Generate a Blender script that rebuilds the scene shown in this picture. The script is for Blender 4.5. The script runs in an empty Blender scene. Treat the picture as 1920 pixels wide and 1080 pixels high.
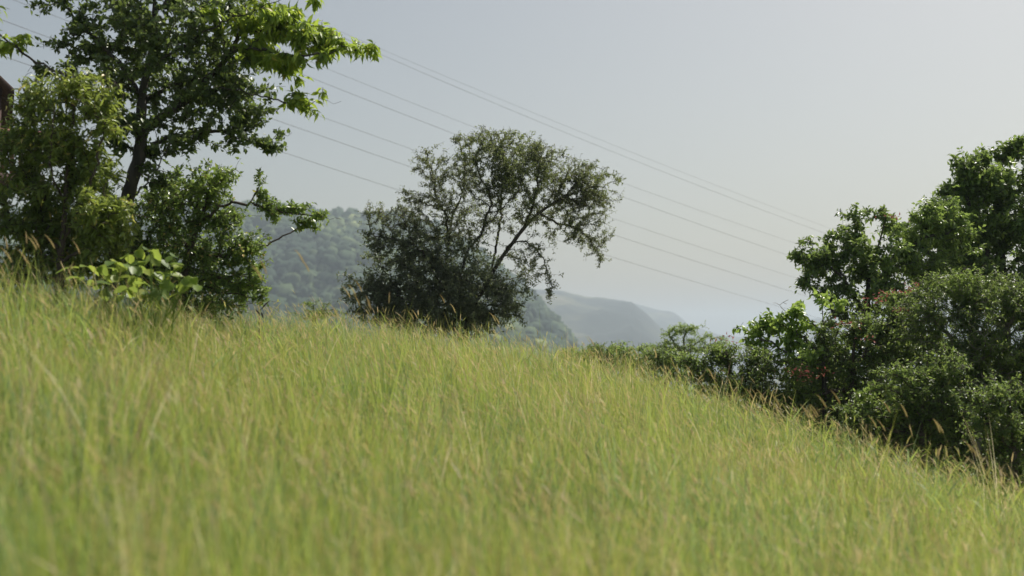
import bpy, math, random
import numpy as np
from mathutils import Vector, Matrix

# ------------------------------------------------------------------ camera, sky, sun, exposure
FPX = 2133.0                    # focal length in pixels of the 1920 px wide photograph
PITCH = math.atan(100 / FPX)
CAMZ = 1.5
SUN_EL, SUN_AZ = 54.0, 42.0     # azimuth measured to the right of the view direction (+Y)

sc = bpy.context.scene
cam = bpy.data.cameras.new('camera')
camo = bpy.data.objects.new('camera', cam)
sc.collection.objects.link(camo)
sc.camera = camo
camo.location = (0, 0, CAMZ)
camo.rotation_euler = (math.pi / 2 + PITCH, 0, 0)
cam.lens = 40.0
cam.sensor_width = 36.0
cam.clip_start = 0.05
cam.clip_end = 30000
cam.dof.use_dof = True
cam.dof.focus_distance = 16.0
cam.dof.aperture_fstop = 1.25

w = bpy.data.worlds.new('World')
sc.world = w
w.use_nodes = True
nt = w.node_tree
nt.nodes.clear()
sky = nt.nodes.new('ShaderNodeTexSky')
sky.sky_type = 'NISHITA'
sky.sun_disc = False
sky.sun_elevation = math.radians(SUN_EL)
sky.sun_rotation = math.radians(SUN_AZ)
sky.air_density = 1.0
sky.dust_density = 3.2
sky.ozone_density = 1.0
hs = nt.nodes.new('ShaderNodeHueSaturation')
hs.inputs['Saturation'].default_value = 0.80
bg = nt.nodes.new('ShaderNodeBackground')
bg.inputs['Strength'].default_value = 0.069
wo = nt.nodes.new('ShaderNodeOutputWorld')
nt.links.new(sky.outputs[0], hs.inputs['Color'])
wb = nt.nodes.new('ShaderNodeMix'); wb.data_type = 'RGBA'; wb.blend_type = 'MULTIPLY'
wb.inputs['Factor'].default_value = 1.0
wb.inputs['B'].default_value = (1.09, 1.025, .90, 1)        # warm white balance of the photograph
nt.links.new(hs.outputs[0], wb.inputs['A'])
nt.links.new(wb.outputs['Result'], bg.inputs[0])
nt.links.new(bg.outputs[0], wo.inputs[0])

sl = bpy.data.lights.new('sun', 'SUN')
sl.energy = 4.3
sl.angle = math.radians(0.5)
sl.color = (1.0, 0.95, 0.86)
so = bpy.data.objects.new('sun', sl)
sc.collection.objects.link(so)
_el, _az = math.radians(SUN_EL), math.radians(SUN_AZ)
SUNDIR = Vector((math.sin(_az) * math.cos(_el), math.cos(_az) * math.cos(_el), math.sin(_el)))
so.rotation_euler = SUNDIR.to_track_quat('Z', 'Y').to_euler()
so.location = (20, 20, 60)

sc.view_settings.view_transform = 'Standard'
sc.view_settings.look = 'None'
sc.view_settings.exposure = 0.5
sc.view_settings.gamma = 1.0
sc.render.film_transparent = False
sc.render.filter_size = 1.7
cy = sc.cycles
cy.use_denoising = True
cy.max_bounces = 6
cy.diffuse_bounces = 4
cy.glossy_bounces = 2
cy.transmission_bounces = 4
cy.transparent_max_bounces = 4
cy.volume_bounces = 0
cy.caustics_reflective = False
cy.caustics_refractive = False
cy.sample_clamp_indirect = 4.0

RNG = np.random.default_rng(7)
C = sc.collection


def P(px, py, D):
    """pixel of the photograph + depth along the view axis -> a point of the place"""
    xc = (px - 960) / FPX * D
    yc = -(py - 540) / FPX * D
    c, s = math.cos(PITCH), math.sin(PITCH)
    return np.array([xc, D * c - yc * s, CAMZ + D * s + yc * c])


# ------------------------------------------------------------------ object helpers
def tag(o, label=None, cat=None, group=None, kind=None):
    if label: o['label'] = label
    if cat: o['category'] = cat
    if group: o['group'] = group
    if kind: o['kind'] = kind
    return o


def empty(name, loc):
    o = bpy.data.objects.new(name, None)
    o.location = loc
    o.empty_display_size = 0.3
    C.objects.link(o)
    return o


def mk(name, V, F, mat, parent=None, attr=None, smooth=True, mats_idx=None):
    """one mesh object from a vertex array and a list of face index arrays (tris or quads)"""
    V = np.asarray(V, dtype=np.float32).reshape(-1, 3)
    if parent is not None:
        V = V - np.array(parent.location, dtype=np.float32)
    if not isinstance(F, (list, tuple)):
        F = [F]
    F = [np.asarray(f, dtype=np.int32) for f in F if len(f)]
    me = bpy.data.meshes.new(name)
    me.vertices.add(len(V))
    me.vertices.foreach_set('co', V.ravel())
    nl = sum(f.size for f in F)
    nf = sum(len(f) for f in F)
    me.loops.add(nl)
    me.polygons.add(nf)
    me.loops.foreach_set('vertex_index', np.concatenate([f.ravel() for f in F]))
    starts, tot, k = [], [], 0
    for f in F:
        n = f.shape[1]
        starts.append(np.arange(len(f)) * n + k)
        tot.append(np.full(len(f), n))
        k += f.size
    me.polygons.foreach_set('loop_start', np.concatenate(starts).astype(np.int32))
    me.polygons.foreach_set('loop_total', np.concatenate(tot).astype(np.int32))
    if mats_idx is not None:
        me.polygons.foreach_set('material_index', np.asarray(mats_idx, dtype=np.int32))
    me.update(calc_edges=True)
    if smooth:
        me.polygons.foreach_set('use_smooth', np.ones(nf, dtype=bool))
    if attr:
        for an, av in attr.items():
            a = me.attributes.new(an, 'FLOAT', 'POINT')
            a.data.foreach_set('value', np.asarray(av, dtype=np.float32).ravel())
    for m in (mat if isinstance(mat, (list, tuple)) else [mat]):
        me.materials.append(m)
    me.validate()
    o = bpy.data.objects.new(name, me)
    C.objects.link(o)
    if parent is not None:
        o.parent = parent
    return o


def unit(a):
    return a / np.maximum(np.linalg.norm(a, axis=-1, keepdims=True), 1e-9)


# ------------------------------------------------------------------ materials
def new_mat(name):
    m = bpy.data.materials.new(name)
    m.use_nodes = True
    t = m.node_tree
    t.nodes.clear()
    return m, t, t.nodes, t.links


def ramp(N, stops):
    r = N.new('ShaderNodeValToRGB')
    e = r.color_ramp.elements
    e[0].position, e[0].color = stops[0][0], (*stops[0][1], 1)
    e[1].position, e[1].color = stops[-1][0], (*stops[-1][1], 1)
    for p, c in stops[1:-1]:
        x = e.new(p)
        x.color = (*c, 1)
    return r


LEAFGAIN = 2.05


def leaf_mat(name, stops, transl=0.4, rough=0.4, spec=0.5, tcol=(0.50, 0.66, 0.15), tgain=1.0, tmix=.5, gain=None):
    m, t, N, K = new_mat(name)
    at = N.new('ShaderNodeAttribute'); at.attribute_name = 'v'
    r = ramp(N, [(q_, tuple(min(.8, x * (gain or LEAFGAIN)) for x in c_)) for q_, c_ in stops])
    K.new(at.outputs['Fac'], r.inputs[0])
    p = N.new('ShaderNodeBsdfPrincipled')
    K.new(r.outputs[0], p.inputs['Base Color'])
    p.inputs['Roughness'].default_value = rough
    p.inputs['Specular IOR Level'].default_value = spec
    tb = N.new('ShaderNodeBsdfTranslucent')
    mx = N.new('ShaderNodeMix'); mx.data_type = 'RGBA'; mx.blend_type = 'MIX'
    mx.inputs['Factor'].default_value = tmix
    K.new(r.outputs[0], mx.inputs['A'])
    mx.inputs['B'].default_value = (*[c * tgain for c in tcol], 1)
    K.new(mx.outputs['Result'], tb.inputs['Color'])
    ms = N.new('ShaderNodeMixShader'); ms.inputs[0].default_value = transl
    K.new(p.outputs[0], ms.inputs[1]); K.new(tb.outputs[0], ms.inputs[2])
    o = N.new('ShaderNodeOutputMaterial')
    K.new(ms.outputs[0], o.inputs['Surface'])
    return m


def bark_mat(name, a, b, scale=9.0):
    m, t, N, K = new_mat(name)
    tc = N.new('ShaderNodeTexCoord')
    mp = N.new('ShaderNodeMapping'); mp.inputs['Scale'].default_value = (1, 1, .25)
    K.new(tc.outputs['Object'], mp.inputs[0])
    n = N.new('ShaderNodeTexNoise'); n.inputs['Scale'].default_value = scale; n.inputs['Detail'].default_value = 6
    K.new(mp.outputs[0], n.inputs['Vector'])
    r = ramp(N, [(.35, a), (.65, b)])
    K.new(n.outputs['Fac'], r.inputs[0])
    p = N.new('ShaderNodeBsdfPrincipled'); p.inputs['Roughness'].default_value = .9
    K.new(r.outputs[0], p.inputs['Base Color'])
    bu = N.new('ShaderNodeBump'); bu.inputs['Strength'].default_value = .6; bu.inputs['Distance'].default_value = .02
    K.new(n.outputs['Fac'], bu.inputs['Height']); K.new(bu.outputs[0], p.inputs['Normal'])
    o = N.new('ShaderNodeOutputMaterial'); K.new(p.outputs[0], o.inputs[0])
    return m


def noise_mat(name, stops, scale, detail=6, rough=.95, bump=0.0, dist=.1, spec=.2, coord='Object'):
    m, t, N, K = new_mat(name)
    tc = N.new('ShaderNodeTexCoord')
    n = N.new('ShaderNodeTexNoise'); n.inputs['Scale'].default_value = scale; n.inputs['Detail'].default_value = detail
    K.new(tc.outputs[coord], n.inputs['Vector'])
    r = ramp(N, stops)
    K.new(n.outputs['Fac'], r.inputs[0])
    p = N.new('ShaderNodeBsdfPrincipled'); p.inputs['Roughness'].default_value = rough
    p.inputs['Specular IOR Level'].default_value = spec
    K.new(r.outputs[0], p.inputs['Base Color'])
    if bump:
        bu = N.new('ShaderNodeBump'); bu.inputs['Strength'].default_value = bump; bu.inputs['Distance'].default_value = dist
        K.new(n.outputs['Fac'], bu.inputs['Height']); K.new(bu.outputs[0], p.inputs['Normal'])
    o = N.new('ShaderNodeOutputMaterial'); K.new(p.outputs[0], o.inputs[0])
    return m


M_bark = bark_mat('bark_dark', (.035, .030, .026), (.10, .09, .075))
M_bark2 = bark_mat('bark_brown', (.05, .035, .03), (.13, .10, .085))
M_barkp = bark_mat('bark_pale', (.14, .12, .10), (.30, .27, .23))
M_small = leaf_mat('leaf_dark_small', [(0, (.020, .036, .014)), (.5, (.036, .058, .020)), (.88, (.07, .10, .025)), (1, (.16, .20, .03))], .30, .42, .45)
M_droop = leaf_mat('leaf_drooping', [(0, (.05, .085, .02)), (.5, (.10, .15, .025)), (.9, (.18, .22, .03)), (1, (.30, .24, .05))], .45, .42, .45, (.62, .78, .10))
M_front = leaf_mat('leaf_front_shrub', [(0, (.032, .055, .015)), (.5, (.066, .10, .021)), (.9, (.13, .16, .03)), (1, (.32, .26, .08))], .40, .36, .6, (.54, .64, .12))
M_oval = leaf_mat('leaf_oval_glossy', [(0, (.030, .055, .015)), (.5, (.065, .105, .022)), (.93, (.13, .18, .03)), (1, (.30, .22, .08))], .36, .34, .55)
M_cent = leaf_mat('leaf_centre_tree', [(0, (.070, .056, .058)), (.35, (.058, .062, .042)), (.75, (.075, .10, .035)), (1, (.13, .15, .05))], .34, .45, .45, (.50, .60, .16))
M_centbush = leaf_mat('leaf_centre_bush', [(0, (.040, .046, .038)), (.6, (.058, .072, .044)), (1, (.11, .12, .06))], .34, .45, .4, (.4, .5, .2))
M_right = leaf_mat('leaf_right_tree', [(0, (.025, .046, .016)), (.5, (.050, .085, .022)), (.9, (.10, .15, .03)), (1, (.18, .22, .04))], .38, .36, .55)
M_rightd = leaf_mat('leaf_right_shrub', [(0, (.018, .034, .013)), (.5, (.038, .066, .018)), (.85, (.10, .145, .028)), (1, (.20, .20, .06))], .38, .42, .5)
M_sap = leaf_mat('leaf_sapling', [(0, (.045, .085, .018)), (.5, (.085, .14, .025)), (1, (.17, .23, .04))], .42, .36, .5)
M_big = leaf_mat('leaf_big_round', [(0, (.06, .11, .03)), (.6, (.12, .19, .04)), (1, (.30, .34, .05))], .42, .45, .35, (.55, .70, .12), gain=1.1)
M_pale = leaf_mat('leaf_pale_far', [(0, (.07, .11, .035)), (.5, (.12, .17, .055)), (1, (.20, .24, .09))], .4, .5, .3)
M_red = leaf_mat('flower_red', [(0, (.11, .035, .03)), (1, (.24, .075, .06))], .3, .5, .3, (.45, .14, .12))
M_grass = leaf_mat('meadow_grass', [(0, (.085, .17, .11)), (.2, (.12, .22, .09)), (.42, (.225, .315, .055)), (.62, (.29, .33, .06)), (.78, (.36, .27, .15)), (.9, (.45, .32, .22)), (1, (.62, .52, .38))], .5, .5, .35, (.72, .72, .20), 1.0, .25, 1.36)

M_soil = noise_mat('soil_litter', [(.3, (.045, .050, .022)), (.5, (.09, .095, .04)), (.7, (.13, .11, .06))], 1.3, 8, bump=.5, dist=.05)
# the valley floor: fields and woods instead of bare soil, wherever the ground lies far below the brow
_N, _K = M_soil.node_tree.nodes, M_soil.node_tree.links
_g = _N.new('ShaderNodeNewGeometry'); _s = _N.new('ShaderNodeSeparateXYZ'); _K.new(_g.outputs['Position'], _s.inputs[0])
_m = _N.new('ShaderNodeMapRange'); _m.inputs['From Min'].default_value = -3; _m.inputs['From Max'].default_value = -14
_K.new(_s.outputs['Z'], _m.inputs['Value'])
_n = _N.new('ShaderNodeTexNoise'); _n.inputs['Scale'].default_value = .012; _n.inputs['Detail'].default_value = 9; _K.new(_g.outputs['Position'], _n.inputs['Vector'])
_r = ramp(_N, [(.36, (.016, .028, .014)), (.5, (.035, .052, .022)), (.58, (.075, .085, .04)), (.68, (.13, .12, .07))]); _K.new(_n.outputs['Fac'], _r.inputs[0])
_x = _N.new('ShaderNodeMix'); _x.data_type = 'RGBA'
_p = [q for q in _N if q.type == 'BSDF_PRINCIPLED'][0]
_c = _p.inputs['Base Color'].links[0].from_socket
_K.new(_m.outputs[0], _x.inputs['Factor']); _K.new(_c, _x.inputs['A']); _K.new(_r.outputs[0], _x.inputs['B']); _K.new(_x.outputs['Result'], _p.inputs['Base Color'])
M_hill = noise_mat('hill_woodland', [(.3, (.020, .034, .016)), (.55, (.038, .055, .024)), (.75, (.075, .085, .04))], .02, 8)
M_ridge = noise_mat('ridge_scrub', [(.38, (.010, .018, .016)), (.52, (.024, .034, .026)), (.62, (.075, .08, .045)), (.70, (.14, .13, .085))], .008, 9)
M_wire = noise_mat('wire_aluminium', [(.3, (.10, .10, .10)), (.7, (.16, .16, .16))], 3, 2, .6)

# ------------------------------------------------------------------ the terrain
TH = [-180, -120, -60, -24.2, -17, -12.2, -6.5, -3, 1.07, 6.4, 11.6, 16.7, 20.3, 24.2, 60, 120, 180]
RC = [10, 12, 13, 11, 12, 13.5, 15, 15.5, 16, 14.5, 12.3, 11, 10.4, 9.8, 9, 10, 10]
PYC = [None, None, None, 512, 548, 583, 606, 620, 650, 690, 762, 826, 868, 925, None, None, None]
ZX = [-1.4, -.7, .5] + [None] * 11 + [-2.9, -2.6, -1.4]
HG = 0.60
ZC = []
for th, rc, py, zx in zip(TH, RC, PYC, ZX):
    ZC.append(zx if py is None else (640 - py) / FPX * rc * math.cos(math.radians(th)) - HG)
_t = np.arange(-180, 180, .5)
_ext = lambda a: np.interp(_t, TH, a)


def _sm(a, s=5):
    k = np.exp(-.5 * (np.arange(-20, 21) / s) ** 2); k /= k.sum()
    return np.convolve(np.concatenate([a[-20:], a, a[:20]]), k, 'same')[20:-20]


T_RC, T_ZC = _sm(_ext(RC), 3), _sm(_ext(ZC), 3)
T_SL = _sm(np.interp(_t, [-180, -60, -20, 0, 10, 30, 180], [.1, .06, .08, .20, .20, .16, .1]), 6)


def hsh(x, y, f, s=0):
    """cheap smooth pseudo-noise"""
    return (np.sin(x * f * 1.7 + y * f * .9 + s) + np.sin(-x * f * .8 + y * f * 1.9 + 1.3 * s + 2) +
            np.sin(x * f * 2.9 - y * f * 2.3 + 2.1 * s + 4) * .6) / 2.6


def G(x, y):
    x = np.asarray(x, float); y = np.asarray(y, float)
    r = np.hypot(x, y)
    th = np.degrees(np.arctan2(x, y))
    tt = np.concatenate([_t, [180]])
    rc = np.interp(th, tt, np.append(T_RC, T_RC[0]))
    zc = np.interp(th, tt, np.append(T_ZC, T_ZC[0]))
    sl = np.interp(th, tt, np.append(T_SL, T_SL[0]))
    q = np.minimum(r / rc, 1)
    z = -1.45 + (zc + 1.45) * (q * .75 + .25 * q * q)
    s = np.maximum(r - rc, 0)
    z = z - sl * (np.sqrt(s * s + 36) - 6)
    far = np.clip((r - 60) / 200, 0, 1)
    z = z - far * 20
    z = z + hsh(x, y, .55, 1) * .06 * np.minimum(r / 3, 1)
    z = np.maximum(z, -60 + hsh(x, y, .01) * 2)
    return z + CAMZ


def G1(x, y):
    return float(G(np.array([x]), np.array([y]))[0])


rad = np.concatenate([np.arange(0.05, 24, .3), np.geomspace(24, 6000, 86)])
ang = np.radians(np.arange(0, 360, 1.5))
A_, R_ = np.meshgrid(ang, rad)
gx, gy = (R_ * np.sin(A_)), (R_ * np.cos(A_))
V = np.stack([gx, gy, G(gx, gy)], -1).reshape(-1, 3)
na, nr = len(ang), len(rad)
i, j = np.meshgrid(np.arange(nr - 1), np.arange(na), indexing='ij')
q = np.stack([i * na + j, (i + 1) * na + j, (i + 1) * na + (j + 1) % na, i * na + (j + 1) % na], -1).reshape(-1, 4)
V = np.vstack([V, [[0, 0, G1(0, 0)]]])
cap = np.stack([np.arange(na), (np.arange(na) + 1) % na, np.full(na, nr * na)], -1)
mk('ground', V, [q[:, ::-1], cap[:, ::-1]], M_soil)
bpy.data.objects['ground']['kind'] = 'structure'


# ------------------------------------------------------------------ hills
def hill(name, prof, D0, D1, D2, zb, mat, rough, nx=220, ny=60, seed=0):
    """rises from the valley at D0 to its crest at D1 (height from the profile), falls to D2"""
    pxs = np.linspace(prof[0][0], prof[-1][0], nx)
    pys = np.interp(pxs, [p[0] for p in prof], [p[1] for p in prof])
    tx = (pxs - 960) / FPX
    rows = []
    for k in range(ny):
        u = k / (ny - 1)
        if u < .75:
            s = u / .75; D = D0 + (D1 - D0) * s; hgt = .5 * s + .5 * (3 * s * s - 2 * s ** 3)
        else:
            s = (u - .75) / .25; D = D1 + (D2 - D1) * s; hgt = 1 - s * s
        top = (640 - pys) / FPX * D1
        z = zb + (top - zb) * hgt
        x = tx * D
        z = z + rough * hsh(x, np.full_like(x, D), 6.0 / (D1 - D0) * 3, seed) * min(1, 3 * (1 - hgt) + .03) * (top - zb) / 100
        z = z + rough * .35 * hsh(x, np.full_like(x, D), 90.0 / (D1 - D0), seed + 5) * (1 if hgt < .98 else .25)
        rows.append(np.stack([x, np.full_like(x, D), z + CAMZ], -1))
    V = np.array(rows).reshape(-1, 3)
    i, j = np.meshgrid(np.arange(ny - 1), np.arange(nx - 1), indexing='ij')
    q = np.stack([i * nx + j, i * nx + j + 1, (i + 1) * nx + j + 1, (i + 1) * nx + j], -1).reshape(-1, 4)
    o = mk(name, V, q, mat)
    o['kind'] = 'structure'
    return V.reshape(ny, nx, 3)


near_prof = [(-700, 440), (-200, 405), (200, 395), (400, 394), (450, 392), (500, 397), (560, 404), (620, 410), (700, 411), (760, 416),
             (840, 440), (900, 478), (942, 512), (985, 548), (1015, 580), (1045, 612), (1075, 655), (1120, 720)]
HV = hill('wooded_hill', near_prof, 430, 1150, 1500, -62, M_hill, 7.0)
hill('far_hill', [(780, 520), (900, 533), (985, 541), (1050, 545), (1100, 556), (1140, 560), (1185, 566), (1215, 590), (1250, 625), (1300, 680)],
     1300, 2300, 2800, -62, M_ridge, 10.0, seed=3)
hill('distant_hill', [(900, 540), (1100, 562), (1190, 569), (1230, 580), (1262, 584), (1278, 596), (1290, 609), (1320, 618), (1350, 629), (1390, 632),
                      (1430, 620), (1500, 600), (1600, 590), (1900, 600), (2500, 590)],
     2300, 3500, 4200, -62, M_ridge, 12.0, seed=8)

# woodland on the near hill: thousands of lumpy crowns, one mass
_ico = None


def ico(sub=1):
    import bmesh
    b = bmesh.new()
    bmesh.ops.create_icosphere(b, subdivisions=sub, radius=1)
    v = np.array([x.co[:] for x in b.verts]); f = np.array([[y.index for y in x.verts] for x in b.faces])
    b.free()
    return v, f


def blobs(name, pts, size, mat, label, seed=1, sub=2):
    rg = np.random.default_rng(seed)
    v, f = ico(sub)
    n = len(pts)
    s = size * rg.uniform(.4, 1.45, (n, 1, 1)) ** 1.2 * rg.uniform(.8, 1.2, (n, 1, 3))
    ph = rg.uniform(0, 6.28, (n, 1))
    lump = 1 + .16 * np.sin(v[None, :, 0] * 5 + ph) + .16 * np.sin(v[None, :, 1] * 6 + 2 * ph) + .16 * np.sin(v[None, :, 2] * 7 + 3 * ph) + rg.normal(0, .10, (n, len(v)))
    VV = v[None] * s * lump[..., None] + pts[:, None, :]
    FF = f[None] + (np.arange(n) * len(v))[:, None, None]
    cv = np.repeat(np.clip(rg.beta(1.4, 3, n) * .8 + .1 + .30 * hsh(pts[:, 0], pts[:, 1], .012) + .18 * hsh(pts[:, 0], pts[:, 1], .05, 3), 0, 1), len(v))
    o = mk(name, VV, FF.reshape(-1, 3), mat, attr={'v': cv}, smooth=False)
    tag(o, label, 'woodland', kind='stuff')


M_wood = leaf_mat('woodland_far', [(0, (.010, .020, .012)), (.4, (.020, .034, .018)), (.75, (.052, .070, .030)), (1, (.12, .14, .06))], .1, .9, .1)
rg = np.random.default_rng(3)
n = 15000
u = rg.uniform(2, 43.9, n); wq = rg.uniform(60, 219, n)
ui, wi = u.astype(int), np.clip(wq.astype(int), 0, 218)
fu, fw = (u - ui)[:, None], (wq - wi)[:, None]
pt = HV[ui, wi] * (1 - fu) * (1 - fw) + HV[ui + 1, wi] * fu * (1 - fw) + HV[ui, wi + 1] * (1 - fu) * fw + HV[ui + 1, wi + 1] * fu * fw
blobs('hill_woodland', pt + np.array([0, 0, 1.0]), 5.2, M_wood, 'dense green woodland covering the hazy hill behind the lone tree', 4, 2)


# ------------------------------------------------------------------ ribbons (grass, stems) and leaves
def ribbons(base, L, az, phi0, bend, wid, Ks, tw, cv, taper=1.0, power=1.4):
    """curved tapering blades; returns verts (N,K+1,2,3), tip positions, tip angles"""
    N = len(base)
    t = np.linspace(0, 1, Ks + 1)
    h = np.stack([np.sin(az), np.cos(az), np.zeros(N)], -1)
    up = np.array([0, 0, 1.0])
    pos = np.zeros((N, Ks + 1, 3)); pos[:, 0] = base
    for k in range(Ks):
        a = phi0 + bend * ((t[k] + t[k + 1]) / 2) ** power
        pos[:, k + 1] = pos[:, k] + (L / Ks)[:, None] * (np.sin(a)[:, None] * h + np.cos(a)[:, None] * up)
    side = np.stack([np.sin(tw), np.cos(tw), np.zeros(N)], -1)
    prof = (1 - t ** 2 * taper) * np.minimum(1, .55 + t * 3)
    prof[-1] = max(prof[-1], .06)
    ww = wid[:, None] * prof[None] * .5
    V = np.stack([pos - side[:, None] * ww[..., None], pos + side[:, None] * ww[..., None]], 2)
    i = np.arange(N)[:, None] * (Ks + 1) * 2
    k = np.arange(Ks)[None] * 2
    q = np.stack([i + k, i + k + 1, i + k + 3, i + k + 2], -1).reshape(-1, 4)
    c = np.repeat(cv, (Ks + 1) * 2)
    return V.reshape(-1, 3), q, c, pos[:, -1], phi0 + bend


class Bag:
    def __init__(s):
        s.V, s.F, s.A, s.n = [], {3: [], 4: []}, [], 0

    def add(s, V, F, A):
        V = V.reshape(-1, 3)
        s.V.append(V); s.F[F.shape[1]].append(F + s.n); s.A.append(np.asarray(A).ravel()); s.n += len(V)

    def build(s, name, mat, parent=None, smooth=True):
        F = [np.concatenate(x) for x in s.F.values() if x]
        return mk(name, np.concatenate(s.V), F, mat, parent, {'v': np.concatenate(s.A)}, smooth)


LEAF5 = (np.array([[0, 0, 0], [-.5, .45, .12], [0, .5, 0], [.5, .45, .12], [0, 1, -.05]]), np.array([[0, 2, 1], [0, 3, 2], [1, 2, 4], [2, 3, 4]]))
LEAF8 = (np.array([[0, 0, 0], [-.42, .28, .10], [0, .3, 0], [.42, .28, .10], [-.40, .62, .02], [0, .66, -.07], [.40, .62, .02], [0, 1, -.24]]),
         np.array([[0, 2, 1], [0, 3, 2], [1, 2, 5], [1, 5, 4], [2, 3, 6], [2, 6, 5], [4, 5, 7], [5, 6, 7]]))
LEAFR = (np.array([[0, 0, 0], [-.38, .12, .05], [-.52, .42, .08], [-.36, .78, .02], [0, 1, -.10], [.36, .78, .02], [.52, .42, .08], [.38, .12, .05], [0, .48, -.02]]),
         np.array([[8, 1, 0], [8, 2, 1], [8, 3, 2], [8, 4, 3], [8, 5, 4], [8, 6, 5], [8, 7, 6], [8, 0, 7]]))


def leaves(bag, pos, d, nrm, L, W, v, kind=LEAF5):
    d = unit(d)
    s = unit(np.cross(d, nrm)); nn = np.cross(s, d)
    tv, tf = kind
    N = len(pos)
    VV = (pos[:, None] + tv[None, :, 0, None] * (W[:, None, None] * s[:, None]) + tv[None, :, 1, None] * (L[:, None, None] * d[:, None])
          + tv[None, :, 2, None] * (L[:, None, None] * nn[:, None]))
    FF = (tf[None] + (np.arange(N) * len(tv))[:, None, None]).reshape(-1, 3)
    bag.add(VV, FF, np.repeat(v, len(tv)))


def prisms(A, B, ra, rb, sides=3):
    d = unit(B - A)
    ref = np.where(np.abs(d[:, 2:3]) > .9, np.array([[1., 0, 0]]), np.array([[0, 0, 1.]]))
    u = unit(np.cross(d, ref)); v = np.cross(d, u)
    a = np.arange(sides) / sides * 2 * np.pi
    ring = np.cos(a)[None, :, None] * u[:, None] + np.sin(a)[None, :, None] * v[:, None]
    VV = np.concatenate([A[:, None] + ring * ra[:, None, None], B[:, None] + ring * rb[:, None, None]], 1)
    k = np.arange(sides)
    f = np.stack([k, (k + 1) % sides, (k + 1) % sides + sides, k + sides], -1)
    FF = (f[None] + (np.arange(len(A)) * 2 * sides)[:, None, None]).reshape(-1, 4)
    return VV.reshape(-1, 3), FF


def tube(pts, r, sides=8):
    pts = np.asarray(pts); n = len(pts)
    d = unit(np.gradient(pts, axis=0))
    u = np.cross(d[0], [0.3, 1, .1]); u /= np.linalg.norm(u)
    rings = []
    a = np.arange(sides) / sides * 2 * np.pi
    for k in range(n):
        u = u - d[k] * np.dot(u, d[k]); u /= np.linalg.norm(u) + 1e-9
        v = np.cross(d[k], u)
        rings.append(pts[k] + r[k] * (np.cos(a)[:, None] * u + np.sin(a)[:, None] * v))
    i, j = np.meshgrid(np.arange(n - 1), np.arange(sides), indexing='ij')
    F = np.stack([i * sides + j, i * sides + (j + 1) % sides, (i + 1) * sides + (j + 1) % sides, (i + 1) * sides + j], -1).reshape(-1, 4)
    return np.array(rings).reshape(-1, 3), F


def smooth_line(pts, step):
    """Catmull-Rom resample of a polyline"""
    pts = np.asarray(pts, float)
    if len(pts) == 2:
        n = max(2, int(np.linalg.norm(pts[1] - pts[0]) / step) + 1)
        return pts[0] + (pts[1] - pts[0]) * np.linspace(0, 1, n)[:, None]
    ext = np.vstack([2 * pts[0] - pts[1], pts, 2 * pts[-1] - pts[-2]])
    out = []
    for k in range(1, len(ext) - 2):
        p0, p1, p2, p3 = ext[k - 1:k + 3]
        n = max(1, int(np.linalg.norm(p2 - p1) / step))
        t = (np.arange(n) / n)[:, None]
        out.append(.5 * (2 * p1 + (p2 - p0) * t + (2 * p0 - 5 * p1 + 4 * p2 - p3) * t ** 2 + (3 * p1 - p0 - 3 * p2 + p3) * t ** 3))
    out.append(pts[-1:])
    return np.concatenate(out)


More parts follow.
